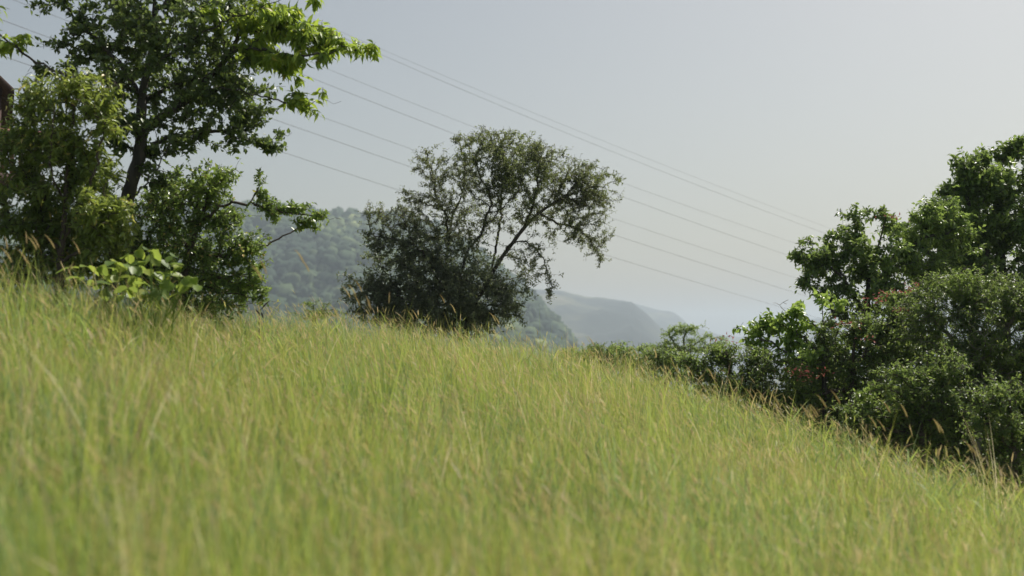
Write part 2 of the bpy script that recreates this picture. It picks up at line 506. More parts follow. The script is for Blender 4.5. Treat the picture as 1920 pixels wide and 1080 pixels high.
def plant(name, label, cat, D, base, limbs, clumps, bark, R=.06, rtip=.0018, step=.055, tipd=1.0, seed=1, parts=4,
          crown='crown', group=None, hook=None, sinkz=.1, swell=1.18, gap=-.35, gapf=7.0, bough='branch', maxtw=.55, trunkname='trunk'):
    """A tree or shrub. base: (px, D) where it stands. limbs: polylines of (px, py, dD), the first starts at the base.
    clumps: (px, py, rx, ry, dD, leafspec index, density). hook(spec, tips, dirs, bags) grows the leaves."""
    rg = np.random.default_rng(seed)
    bp = P(base[0], 640, base[1])
    bz = G1(bp[0], bp[1])
    root = empty(name, (bp[0], bp[1], bz))
    tag(root, label, cat, group)
    nodes = [np.array([bp[0], bp[1], bz - sinkz])]; par = [-1]
    limb_id = [0]

    def addline(line, attach, lid):
        prev = attach
        for p_ in line:
            nodes.append(p_); par.append(prev); limb_id.append(lid); prev = len(nodes) - 1

    for li, lb in enumerate(limbs):
        pts = np.array([P(a, b, D + c) for a, b, c in lb])
        if li == 0:
            ln = smooth_line(np.vstack([nodes[0], pts]), step)[1:]
            addline(ln, 0, 0)
        else:
            arr = np.array(nodes)
            k = int(np.argmin(np.linalg.norm(arr - pts[0], axis=1)))
            ln = smooth_line(np.vstack([arr[k], pts[1:]]) if np.linalg.norm(arr[k] - pts[0]) < .12 else np.vstack([arr[k], pts]), step)[1:]
            wob = rg.normal(0, .012, ln.shape); wob[-1] = 0
            addline(ln + wob, k, li)
    # twig tips
    tips, spec = [], []
    for c in clumps:
        px, py, rx, ry, dd, sp, den = c
        Dc = D + dd
        sx, sz = rx * swell * Dc / FPX, ry * swell * Dc / FPX
        sy = (sx + sz) / 2 * 1.05
        cen = P(px, py, Dc)
        nt_ = max(3, int(den * tipd * (sx * sz) * 1850))
        nsub = max(4, nt_ // 9)
        sub = unit(rg.normal(0, 1, (nsub, 3))) * (rg.uniform(.15, 1, (nsub, 1)) ** .45) * .88
        pk = sub[rg.integers(0, nsub, nt_)] + rg.normal(0, .20, (nt_, 3))
        pk = pk * np.where(rg.uniform(0, 1, (nt_, 1)) < .16, rg.uniform(1.05, 1.45, (nt_, 1)), 1)
        tp = cen + pk * np.array([sx, sy, sz])
        tips.append(tp); spec += [sp] * nt_
    tips = np.concatenate(tips); spec = np.array(spec)
    q3 = tips * gapf
    gn = (np.sin(q3[:, 0] * 1.3 + q3[:, 2] * .8 + seed) + np.sin(q3[:, 1] * 1.1 - q3[:, 0] * .9 + 2 * seed) + np.sin(q3[:, 2] * 1.7 + q3[:, 1] * .6 + 3 * seed)
          + .7 * np.sin(q3[:, 0] * 2.9 - q3[:, 2] * 2.3 + seed) + .7 * np.sin(q3[:, 1] * 2.7 + q3[:, 2] * 2.9)) / 2.2
    kp = gn > gap + rg.normal(0, .12, len(tips)) - np.where((spec == 1) & (crown == 'two'), .6, 0)
    tips, spec = tips[kp], spec[kp]
    gz = G(tips[:, 0], tips[:, 1])
    ok = tips[:, 2] > gz + .08
    tips, spec = tips[ok], spec[ok]
    n0 = len(nodes)
    cap_ = n0 + len(tips) * 12 + 50
    cap_ = n0 + len(tips) * 9 + 500
    NA = np.zeros((cap_, 3)); NA[:n0] = nodes
    PL = np.zeros(cap_); 
    for k in range(1, n0):
        PL[k] = PL[par[k]] + np.linalg.norm(NA[k] - NA[par[k]])
    d0 = np.array([np.min(np.linalg.norm(NA[:n0] - t_, axis=1)) for t_ in tips])
    order = np.argsort(d0)
    cnt = n0
    PAR = np.zeros(cap_, int); PAR[:n0] = par
    LID = np.zeros(cap_, int); LID[:n0] = limb_id
    tipnode = np.zeros(len(tips), int)
    minup = 3
    for ti in order:
        t_ = tips[ti]
        dv = NA[minup:cnt] - t_
        dist = np.sqrt((dv * dv).sum(1))
        cost = dist + .12 * PL[minup:cnt] + .25 * np.maximum(dv[:, 2], 0)
        k = int(np.argmin(cost)) + minup
        if cnt + 14 >= cap_: break
        L_ = dist[k - minup]
        m = int(min(10, max(1, round(L_ / step))))
        a = NA[k]
        mid = (a + t_) / 2 + rg.normal(0, .08 * L_, 3) + np.array([0, 0, .07 * L_])
        tt = (np.arange(1, m + 1) / m)[:, None]
        ln = (1 - tt) ** 2 * a + 2 * tt * (1 - tt) * mid + tt ** 2 * t_
        prev = k
        for p_ in ln:
            NA[cnt] = p_; PAR[cnt] = prev; LID[cnt] = LID[k]; PL[cnt] = PL[prev] + np.linalg.norm(p_ - NA[prev]); prev = cnt; cnt += 1
        tipnode[ti] = prev
    NA, PAR, LID = NA[:cnt], PAR[:cnt], LID[:cnt]
    CN = np.zeros(cnt); CN[tipnode[tipnode > 0]] += 1
    for k in range(cnt - 1, 0, -1):
        CN[PAR[k]] += max(CN[k], 0)
    CN = np.maximum(CN, 1)
    pw = math.log(R / rtip) / math.log(max(CN[0], 3))
    rr = rtip * CN ** pw
    # wood meshes: limbs as smooth tubes, twigs as thin prisms
    nl = len(limbs)
    keep = min(parts, nl - 1) if nl > 1 else 0
    own = {li: Bag() for li in range(nl)}
    kids = PAR
    for li in range(nl):
        idx = np.where((LID == li) & (np.arange(cnt) < n0))[0]
        if len(idx) > 1:
            chain = ([PAR[idx[0]]] if PAR[idx[0]] >= 0 else []) + list(idx)
            r_ = rr[chain].copy()
            if len(chain) > 1 and li > 0: r_[0] = min(r_[0], r_[1] * 1.25)
            if li == 0: r_[0] *= 1.45; r_[1] *= 1.12
            lump = 1 + .07 * np.sin(np.arange(len(r_)) * 1.7 + li)
            v_, f_ = tube(NA[chain], r_ * lump, 9 if r_.max() > .03 else 6)
            own[li].add(v_, f_, np.zeros(len(v_)))
    idx = np.arange(n0, cnt)
    for li in range(nl):
        s_ = idx[LID[idx] == li]
        if len(s_):
            pa = PAR[s_]
            ra = np.minimum(rr[pa], rr[s_] * 1.3)
            v_, f_ = prisms(NA[pa], NA[s_], ra, rr[s_], 4)
            own[li].add(v_, f_, np.zeros(len(v_)))
    big = sorted(range(1, nl), key=lambda q_: -len(np.where(LID == q_)[0]))[:keep]
    own[0].build(trunkname, bark, root)
    rest = Bag()
    for li in range(1, nl):
        if not own[li].n: continue
        if li in big:
            own[li].build(bough, bark, root)
        else:
            for v_, a_ in zip(own[li].V, own[li].A): pass
            off = 0
            for f4 in own[li].F[4]:
                pass
            F = np.concatenate(own[li].F[4]); rest.add(np.concatenate(own[li].V), F, np.concatenate(own[li].A))
    if rest.n: rest.build('twigs', bark, root)
    good = tipnode > 0
    tn = tipnode[good]
    p1 = PAR[tn]; p2 = np.maximum(PAR[p1], 0)
    p1 = p2; p2 = np.maximum(PAR[np.maximum(PAR[p2], 0)], 0)
    hook(root, rg, NA[tn], NA[p1], NA[p2], spec[good])
    return root


def sprig(rg, T, A, B, m, L, W, spread, droop, upn, bag, kind=LEAF5, v0=0., vr=1., jit=.0, back=1.0, whorl=False, clus=.55):
    """m leaves on each twig end, set along its last two segments"""
    N = len(T)
    u = rg.uniform(0, 1, (N, m)) if not whorl else rg.uniform(0, .25, (N, m))
    u = u * back
    seg1 = np.linalg.norm(T - A, axis=1, keepdims=True); seg2 = np.linalg.norm(A - B, axis=1, keepdims=True)
    uu = u[..., None]
    pos = np.where(uu < .6, T[:, None] + (A - T)[:, None] * (uu / .6), A[:, None] + (B - A)[:, None] * ((uu - .6) / .4))
    pos = pos + rg.normal(0, jit, pos.shape)
    ax = unit(T - A + 1e-6)[:, None].repeat(m, 1)
    rnd = unit(rg.normal(0, 1, (N, m, 3)))
    rnd = unit(rnd - ax * (rnd * ax).sum(-1, keepdims=True))
    d = unit(ax * (1 - spread) + rnd * spread + np.array([0, 0, -droop]) * rg.uniform(.4, 1.3, (N, m, 1)))
    nr = unit(np.array([0, 0, upn]) + rg.normal(0, .55, (N, m, 3)))
    l = L * rg.uniform(.65, 1.2, (N, m)); w_ = W * rg.uniform(.75, 1.2, (N, m))
    tv = rg.uniform(0, 1, (N, 1))
    v = np.clip(v0 + vr * (clus * tv + (1 - clus) * rg.uniform(0, 1, (N, m))), 0, 1)
    old = rg.uniform(0, 1, (N, m)) < .02
    v = np.where(old, 1.0, v * .95)
    leaves(bag, pos.reshape(-1, 3), d.reshape(-1, 3), nr.reshape(-1, 3), l.ravel(), w_.ravel(), v.ravel(), kind)


# ------------------------------------------------------------------ meadow grass
def in_view_density(x, y):
    th = np.degrees(np.arctan2(x, y)); r = np.hypot(x, y)
    return th, r


def grass():
    rg = np.random.default_rng(11)
    bag = Bag()

    def scatter(n, r0, r1, a0=-37, a1=37, edge=1.6):
        th = np.radians(rg.uniform(a0, a1, n * 2))
        r = np.sqrt(rg.uniform(r0 * r0, r1 * r1, n * 2))
        rc = np.interp(np.degrees(th), _t, T_RC)
        k = r < rc + edge
        th, r = th[k][:n], r[k][:n]
        x, y = r * np.sin(th), r * np.cos(th)
        return np.stack([x, y, G(x, y) - .02], -1), r, np.degrees(th)

    patch = lambda b, f=1.1, s=0: hsh(b[:, 0], b[:, 1], f, s)
    # tufts of leaf blades: each tuft has its own height, colour and lean
    for nt_, per, r0, r1, hmul, wid in ((11000, 9, 1.6, 17.5, .55, .0095), (9000, 9, 1.6, 17.5, .98, .0078), (3500, 9, 1.6, 7.5, .85, .0085)):
        b0, r, th = scatter(nt_, r0, r1)
        n0 = len(b0)
        rep = lambda a: np.repeat(a, per, axis=0)
        tc_ = np.clip(.38 + .14 * patch(b0, .8, 5) + .10 * patch(b0, 4, 2) + rg.normal(0, .23, n0), 0, .95)
        tc_ = np.where(rg.uniform(0, 1, n0) < .08, rg.uniform(.78, 1, n0), tc_)
        th_ = (1 + .15 * patch(b0, .9) + .12 * patch(b0, 2.7, 3)) * rg.uniform(.55, 1.25, n0) * np.where(th > 12, .92, 1) * np.where(r < 3.0, .75, 1)
        th_ = th_ * np.where((rg.uniform(0, 1, n0) < .10) & (r > 5), rg.uniform(1.15, 1.5, n0), 1)
        taz = rg.uniform(0, 6.28, n0)
        b = rep(b0) + rg.normal(0, .03, (n0 * per, 3)) * [1, 1, 0]
        N = len(b)
        L = .60 * hmul * rep(th_) * rg.uniform(.6, 1.12, N)
        az = rep(taz) + rg.normal(0, .9, N)
        cv = np.clip(rep(tc_) + rg.normal(0, .13, N), 0, 1)
        bend = np.abs(rg.normal(.12, .36, N))
        v, f, c, tp, ta = ribbons(b, L, az, rg.uniform(0, .28, N), bend, wid * rg.uniform(.5, 1.5, N), 4, rg.uniform(0, 6.28, N), cv)
        bag.add(v, f, c)
    # flowering stems, leaning with the wind to the right, with tan seed heads
    b, r, th = scatter(30000, 1.8, 17.0)
    N = len(b)
    tall = 1 + .14 * patch(b, .9) + .12 * patch(b, 2.7, 3)
    L = .66 * tall * rg.uniform(.72, 1.12, N) * np.where(rg.uniform(0, 1, N) < .04, 1.25, 1) * np.where(th > 12, .94, 1) * np.where(r < 3.2, .72, 1)
    az = np.where(rg.uniform(0, 1, N) < .62, np.radians(-90), np.radians(90)) + rg.normal(0, .8, N)
    bend = np.where(np.sin(az) < 0, rg.uniform(.3, 1.15, N), rg.uniform(1.0, 2.4, N))
    ph0 = rg.uniform(0, .25, N)
    cv = np.clip(.5 + .2 * patch(b, .8, 5) + rg.normal(0, .12, N), 0, .95)
    v, f, c, tp, ta = ribbons(b, L, az, ph0, bend, np.full(N, .0030), 5, rg.uniform(0, 6.28, N), cv, taper=.6, power=3.0)
    bag.add(v, f, c)
    hd = rg.uniform(0, 1, N) < (.48 + .25 * patch(b, .7, 9))
    tp, ta, az2 = tp[hd], ta[hd], az[hd]
    M = len(tp)
    cvh = np.clip(.78 + rg.normal(0, .08, M), .5, 1)
    for tw in (0, 1.57):
        v, f, c, _, _ = ribbons(tp, rg.uniform(.05, .13, M), az2, ta, rg.uniform(.0, .5, M), rg.uniform(.004, .009, M), 3,
                                az2 + tw + rg.normal(0, .3, M), cvh, taper=.8)
        bag.add(v, f, c)
    # awns on the heads
    for k in range(2):
        v, f, c, _, _ = ribbons(tp, rg.uniform(.04, .09, M), az2 + rg.normal(0, .5, M), ta + rg.normal(0, .35, M), rg.uniform(-.3, .6, M),
                                np.full(M, .0016), 2, rg.uniform(0, 6.28, M), np.clip(cvh + .1, 0, 1))
        bag.add(v, f, c)
    # coarse taller stems standing along the brow, with a few broad blades each
    th = np.radians(rg.uniform(-27, 30, 520)); rc = np.interp(np.degrees(th), _t, T_RC)
    r = rc - rg.uniform(-.6, 2.8, 520)
    r = np.where((th < -.18) & (rg.uniform(0, 1, 520) < .5), r - rg.uniform(0, 3, 520), r)
    x, y = r * np.sin(th), r * np.cos(th)
    b = np.stack([x, y, G(x, y) - .02], -1); N = len(b)
    H = .60 * rg.uniform(1.0, 1.42, N)
    az = rg.uniform(0, 6.28, N); cvs = np.clip(rg.normal(.45, .16, N), 0, 1)
    v, f, c, tp, ta = ribbons(b, H, az, rg.uniform(0, .15, N), rg.uniform(.1, .9, N), np.full(N, .0045), 6, rg.uniform(0, 6.28, N), cvs, taper=.5, power=2.2)
    bag.add(v, f, c)
    for k in range(4):
        b2 = b + np.stack([0 * x, 0 * x, H * rg.uniform(.35, .8, N)], -1)
        v, f, c, _, _ = ribbons(b2, rg.uniform(.14, .32, N), az + rg.uniform(0, 6.28, N), rg.uniform(.2, .8, N), rg.uniform(.2, 1.6, N), rg.uniform(.007, .013, N), 5,
                                rg.uniform(0, 6.28, N), np.clip(cvs + rg.normal(0, .12, N), 0, 1))
        bag.add(v, f, c)
    for tw in (0, 1.57):
        v, f, c, _, _ = ribbons(tp, rg.uniform(.05, .11, N), az, ta, rg.uniform(0, .6, N), rg.uniform(.007, .012, N), 3, az + tw, np.clip(rg.normal(.76, .08, N), 0, 1), taper=.8)
        bag.add(v, f, c)
    # single taller stems reaching above the rest
    tall_tips = [(1440, 745, 1.7), (1432, 735, 1.7), (1448, 760, 1.7), (880, 850, 2.0), (240, 800, 1.8), (235, 820, 1.8), (150, 560, 4.5), (545, 520, 7.0),
                 (632, 500, 8), (700, 560, 9.0), (685, 575, 9.5), (706, 568, 9.2), (695, 590, 8.5), 
                 (1525, 770, 8), (1600, 768, 8), (1730, 790, 8.2), (1805, 815, 8), (1680, 800, 9), (1450, 745, 9.5), (1240, 670, 11), (30, 470, 8), (10, 450, 8),
                 (135, 470, 8), (180, 470, 8), (90, 490, 7.5), (860, 588, 12), (800, 600, 12), (330, 560, 5), (470, 560, 6), (1560, 790, 9), (1860, 860, 8),
                 (960, 620, 12), (1130, 660, 11), (1290, 700, 10.5), (1350, 715, 10), (740, 880, 2.2), (320, 900, 2.0), (1240, 930, 2.4), (60, 860, 2.1),
                 (1700, 980, 2.6), (1020, 820, 2.7), (420, 700, 3.0)]
    tall_tips += [(rg.uniform(0, 1900), rg.uniform(830, 1060), rg.uniform(1.9, 3.6)) for _ in range(26)]
    for px, py, D in tall_tips:
        for q_ in range(2):
            t = P(px + rg.normal(0, 6), py + rg.normal(0, 8), D)
            bx, by = t[0] + rg.uniform(.0, .12), t[1] + rg.normal(0, .05)
            gz_ = G1(bx, by)
            hgt = t[2] - gz_
            if hgt < .15: continue
            N = 7
            bb = np.tile([[bx, by, gz_]], (N, 1)) + rg.normal(0, .012, (N, 3))
            Ls = np.concatenate([[hgt * 1.04], hgt * rg.uniform(.5, .98, N - 1)])
            azs = np.concatenate([[-1.57 + rg.normal(0, .5)], rg.uniform(0, 6.28, N - 1)])
            bs = np.concatenate([[.35], rg.uniform(.2, 1.0, N - 1)])
            v, f, c, tp, ta = ribbons(bb, Ls, azs, np.full(N, .06), bs, np.array([.004] + [.0085] * (N - 1)), 6, rg.uniform(0, 6.28, N), rg.uniform(.3, .7, N))
            bag.add(v, f, c)
            for tw in ((0, 1.57) if D > 6.5 else ()):
                v, f, c, _, _ = ribbons(tp[:1], np.array([.12]), azs[:1], ta[:1], np.array([.5]), np.array([.012]), 4, np.array([tw]), np.array([.78]), taper=.8)
                bag.add(v, f, c)
    # patchy tufts past the brow of the slope
    th = np.radians(rg.uniform(-30, 34, 14000)); rc = np.interp(np.degrees(th), _t, T_RC)
    r = rc + 1.5 + rg.exponential(4, len(th))
    x, y = r * np.sin(th), r * np.cos(th)
    b = np.stack([x, y, G(x, y)], -1); N = len(b)
    v, f, c, tp, ta = ribbons(b, rg.uniform(.25, .5, N), rg.uniform(0, 6.28, N), rg.uniform(0, .3, N), rg.uniform(.2, 1.3, N), rg.uniform(.005, .01, N), 3,
                              rg.uniform(0, 6.28, N), np.clip(rg.normal(.35, .15, N), 0, 1))
    bag.add(v, f, c)
    o = bag.build('meadow_grass', M_grass)
    tag(o, 'tall yellow green meadow grass with tan seed heads covering the slope', 'grass', kind='stuff')


grass()

# ------------------------------------------------------------------ power lines
WIRES = [
    ('faint upper overhead wire of the high right-hand pair', [(735, 101), (914, 176), (1120, 259), (1282, 324), (1384, 365), (1539, 421)], 75, 190, .011),
    ('overhead wire just under the faintest one, highest clear line right of the lone tree', [(700, 96), (909, 186), (1120, 272), (1261, 330), (1535, 433)], 60, 170, .0125),
    ('third overhead wire from the top, meeting the top of the lone tree', [(604, 126), (700, 163), (924, 251), (1166, 342), (1345, 409), (1493, 455)], 62, 175, .011),
    ('fourth overhead wire from the top, close under the third', [(563, 138), (700, 192), (859, 253), (1145, 361), (1349, 435), (1472, 476)], 56, 165, .0125),
    ('overhead wire crossing the top left corner of blue sky', [(25, 0), (139, 44), (597, 216), (700, 253), (786, 285), (1130, 405), (1331, 470), (1493, 520)], 54, 170, .011),
    ('overhead wire second from the bottom between the trees', [(0, 37), (104, 74), (490, 215), (700, 288), (787, 319), (1125, 433), (1338, 502), (1500, 550)], 50, 160, .012),
    ('lowest overhead wire, ending behind the light green sapling', [(9, 107), (44, 118), (540, 288), (773, 364), (1132, 479), (1331, 537), (1437, 567)], 48, 160, .011),
]
for lab, pts, d0, d1, r in WIRES:
    px = np.array([p[0] for p in pts], float); py = np.array([p[1] for p in pts], float)
    co = np.polyfit(px, py, 2)
    xs = np.linspace(-350, 1750, 60)
    ys = np.polyval(co, xs)
    dd = 1 / (1 / d0 + (1 / d1 - 1 / d0) * (xs - 0) / 1700)
    line = np.array([P(a, b, c) for a, b, c in zip(xs, ys, dd)])
    v, f = tube(line, np.full(len(line), r), 5)
    o = mk('power_line', v, f, M_wire)
    tag(o, lab, 'power line', 'overhead wires crossing the sky')

# ------------------------------------------------------------------ left tree
def left_leaves(root, rg, T, A, B, sp):
    b1, b2 = Bag(), Bag()
    k = sp == 0
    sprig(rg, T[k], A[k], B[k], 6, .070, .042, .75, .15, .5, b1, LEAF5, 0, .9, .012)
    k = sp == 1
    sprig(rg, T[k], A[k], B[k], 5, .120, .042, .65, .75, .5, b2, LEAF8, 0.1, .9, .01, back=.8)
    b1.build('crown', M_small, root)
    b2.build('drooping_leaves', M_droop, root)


plant('broadleaf_tree', 'tall broadleaf tree at left, dark crown with bright drooping leaves on its right-hand boughs', 'tree', 12.0, (205, 12.0),
      [[(208, 540, 0), (216, 450, 0), (237, 380, 0), (252, 325, 0), (264, 278, 0), (267, 178, .05), (283, 111, .1), (289, 55, .1), (290, -10, .1), (300, -90, .2), (330, -190, .3)],
       [(283, 111, .1), (310, 106, -.1), (361, 75, -.2), (417, 42, -.3), (480, 19, -.3), (530, -4, -.4), (590, -20, -.4)],
       [(264, 250, 0), (278, 236, .1), (319, 211, .1), (361, 178, .2), (389, 150, .2), (430, 105, .2), (455, 58, .2), (470, 11, .2), (490, -30, .2)],
       [(432, 100, .2), (470, 90, -.1), (523, 99, -.2), (567, 106, -.3), (617, 99, -.3), (650, 87, -.3), (668, 94, -.3), (689, 88, -.3), (712, 92, -.3)],
       [(458, 60, .2), (500, 58, 0), (548, 55, 0), (573, 46, 0), (600, 52, 0), (640, 66, 0)],
       [(361, 178, .2), (420, 166, 0), (472, 176, -.2), (511, 185, -.3), (550, 198, -.3), (580, 199, -.3), (601, 185, -.3), (624, 197, -.3), (640, 190, -.3)],
       [(267, 190, 0), (240, 140, .1), (178, 72, .2), (155, 47, .2), (133, 22, .2), (117, 3, .2), (95, -20, .2)],
       [(267, 178, 0), (200, 150, -.3), (120, 138, -.5), (61, 111, -.6), (28, 86, -.6), (5, 69, -.6), (-30, 55, -.6)],
       [(264, 240, 0), (235, 226, -.1), (211, 211, -.2), (180, 190, -.3), (150, 150, -.3)],
       [(267, 200, 0), (310, 165, .4), (361, 150, .5), (410, 140, .6)],
       [(262, 290, 0), (300, 265, .2), (361, 250, .3), (433, 247, .3), (480, 265, .3), (525, 280, .3)],
       [(290, 40, 0), (250, 10, .4), (200, -40, .5), (170, -90, .5)],
       [(290, 20, 0), (350, -30, .3), (400, -80, .4)],
       [(240, 375, 0), (275, 340, -.2), (308, 290, -.2), (320, 270, -.2)]],
      [(205, 65, 75, 50, .3, 0, 1), (150, 100, 45, 32, .2, 0, .9), (105, 125, 35, 22, -.2, 0, 1), (270, 20, 80, 60, .3, 0, 1), (350, 30, 85, 60, -.2, 0, 1), (420, 60, 60, 55, .3, 0, .9),
       (330, 110, 80, 45, .5, 0, .9), (230, 120, 70, 45, .6, 0, .9), (420, 160, 70, 50, .5, 0, .8), (400, 215, 75, 45, .3, 0, .9), (340, 240, 60, 28, .2, 0, .7), (490, 245, 42, 30, .3, 0, .8), (520, 275, 24, 14, .3, 0, .9),
       (190, 190, 50, 35, -.2, 0, .8), (240, 165, 40, 30, .3, 0, .7), (330, -60, 120, 60, .3, 0, .7), (200, -50, 90, 50, .4, 0, .7), (160, 20, 35, 25, .3, 0, .6), (60, 8, 18, 10, .2, 0, .7), (125, 5, 22, 12, .2, 0, .7),
       (420, 270, 30, 14, .3, 0, .6), (450, 210, 50, 40, .2, 0, .9), (480, 140, 40, 35, .2, 0, .8), (310, 180, 55, 34, .4, 0, 1), (270, 60, 60, 40, -.3, 0, .9), (255, 130, 50, 36, -.3, 0, .8), (300, 230, 45, 26, -.2, 0, .6), (370, 170, 50, 34, -.2, 0, .9), (440, 110, 50, 36, .2, 0, .8), (180, 240, 26, 20, 0, 0, .7), (225, 225, 26, 22, 0, 0, .7), (290, 330, 30, 26, 0, 0, .8), (215, 265, 30, 26, .1, 0, .8), (225, 320, 28, 28, .1, 0, .8), (320, 290, 36, 22, .1, 0, .8), (250, 215, 36, 24, -.2, 0, .7), (210, 350, 24, 22, .2, 0, .8), (305, 300, 50, 24, -.1, 0, .6),
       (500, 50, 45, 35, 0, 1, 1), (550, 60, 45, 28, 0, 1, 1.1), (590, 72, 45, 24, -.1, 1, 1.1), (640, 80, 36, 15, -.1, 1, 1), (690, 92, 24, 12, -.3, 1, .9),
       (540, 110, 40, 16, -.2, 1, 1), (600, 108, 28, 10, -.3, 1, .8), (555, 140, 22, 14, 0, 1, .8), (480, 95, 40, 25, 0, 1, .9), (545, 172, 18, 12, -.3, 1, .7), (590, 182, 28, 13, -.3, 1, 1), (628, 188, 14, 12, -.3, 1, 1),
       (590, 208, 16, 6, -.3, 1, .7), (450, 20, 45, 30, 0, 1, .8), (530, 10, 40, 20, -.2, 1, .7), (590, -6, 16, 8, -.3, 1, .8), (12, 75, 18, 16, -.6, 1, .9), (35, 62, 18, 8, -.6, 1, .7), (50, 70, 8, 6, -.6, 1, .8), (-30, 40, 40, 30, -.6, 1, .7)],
      M_bark, R=.07, tipd=.66, gap=-.42, swell=1.34, seed=5, parts=9, hook=left_leaves, crown='two')


# ------------------------------------------------------------------ simple leaf hooks
def hook1(mat, m, L, W, spread=.75, droop=.1, upn=.8, kind=LEAF5, v0=0., vr=.95, jit=.012, back=1., reds=None, whorl=False):
    def h(root, rg, T, A, B, sp):
        b = Bag()
        k = sp != 2
        if k.any(): sprig(rg, T[k], A[k], B[k], m, L, W, spread, droop, upn, b, kind, v0, vr, jit, back, whorl)
        k = sp == 2     # clumps with lighter, slightly larger leaves
        if k.any(): sprig(rg, T[k], A[k], B[k], m, L * 1.05, W * 1.05, spread, droop, upn, b, kind, .45, .55, jit, back, whorl)
        b.build('crown', mat, root)
        if reds:
            for px, py, D_, s in reds:
                c = P(px, py, D_); q = Bag(); n_ = int(18 * s)
                pos = c + rg.normal(0, 1, (n_, 3)) * np.array([.085, .05, .028]) * s
                leaves(q, pos, unit(rg.normal(0, 1, (n_, 3)) + [0, -.3, .3]), unit(rg.normal(0, .6, (n_, 3)) + [0, 0, 1]),
                       rg.uniform(.035, .065, n_), rg.uniform(.014, .024, n_), rg.uniform(0, 1, n_))
                o = q.build('flower_cluster', M_red, root)
    return h


# front shrub at the left edge
plant('tall_shrub', 'tall yellow-green shrub with pointed leaves in front of the reddish house', 'shrub', 10.6, (110, 10.6),
      [[(112, 520, 0), (120, 420, 0), (128, 300, 0), (140, 200, 0)],
       [(115, 480, 0), (70, 380, .2), (50, 260, .2), (55, 190, .1)],
       [(118, 450, 0), (165, 360, -.2), (190, 270, -.2), (195, 220, -.1)],
       [(112, 500, 0), (40, 450, .2), (0, 350, .3), (-20, 250, .3)],
       [(115, 490, 0), (180, 450, -.1), (205, 390, -.1)],
       [(122, 380, 0), (95, 300, -.3), (100, 200, -.3)]],
      [(110, 170, 80, 32, 0, 2, 1.2), (175, 200, 40, 30, 0, 2, 1), (60, 195, 36, 34, .1, 0, 1), (70, 240, 62, 50, 0, 0, 1.1), (150, 250, 60, 55, 0, 2, 1.1), (50, 280, 50, 50, .2, 0, .9), (15, 250, 26, 24, .2, 0, .6), (10, 310, 30, 34, .2, 0, .4),
       (110, 310, 70, 50, .1, 0, 1.1), (185, 310, 40, 45, 0, 0, 1), (60, 370, 80, 55, .2, 0, 1.2), (150, 380, 60, 45, .2, 0, 1.1), (195, 395, 45, 45, -.3, 2, 1.4), (190, 450, 45, 35, -.2, 0, 1.2),
       (60, 440, 80, 45, .2, 0, 1.3), (130, 450, 60, 45, .3, 0, 1.2), (-60, 330, 40, 90, .3, 0, 1), (20, 500, 80, 35, .2, 0, 1.2), (130, 510, 80, 30, .3, 0, 1.1), (225, 255, 14, 10, 0, 2, .8), (218, 410, 26, 34, -.1, 2, 1.2), (222, 465, 28, 30, .1, 0, 1.2), (200, 500, 44, 28, .1, 0, 1.2)],
      M_bark2, R=.04, tipd=1.05, swell=1.25, gap=-.75, seed=21, parts=3, hook=hook1(M_front, 5, 0.078, 0.025, .7, .35, .7, LEAF8), bough='stem', trunkname='stem')

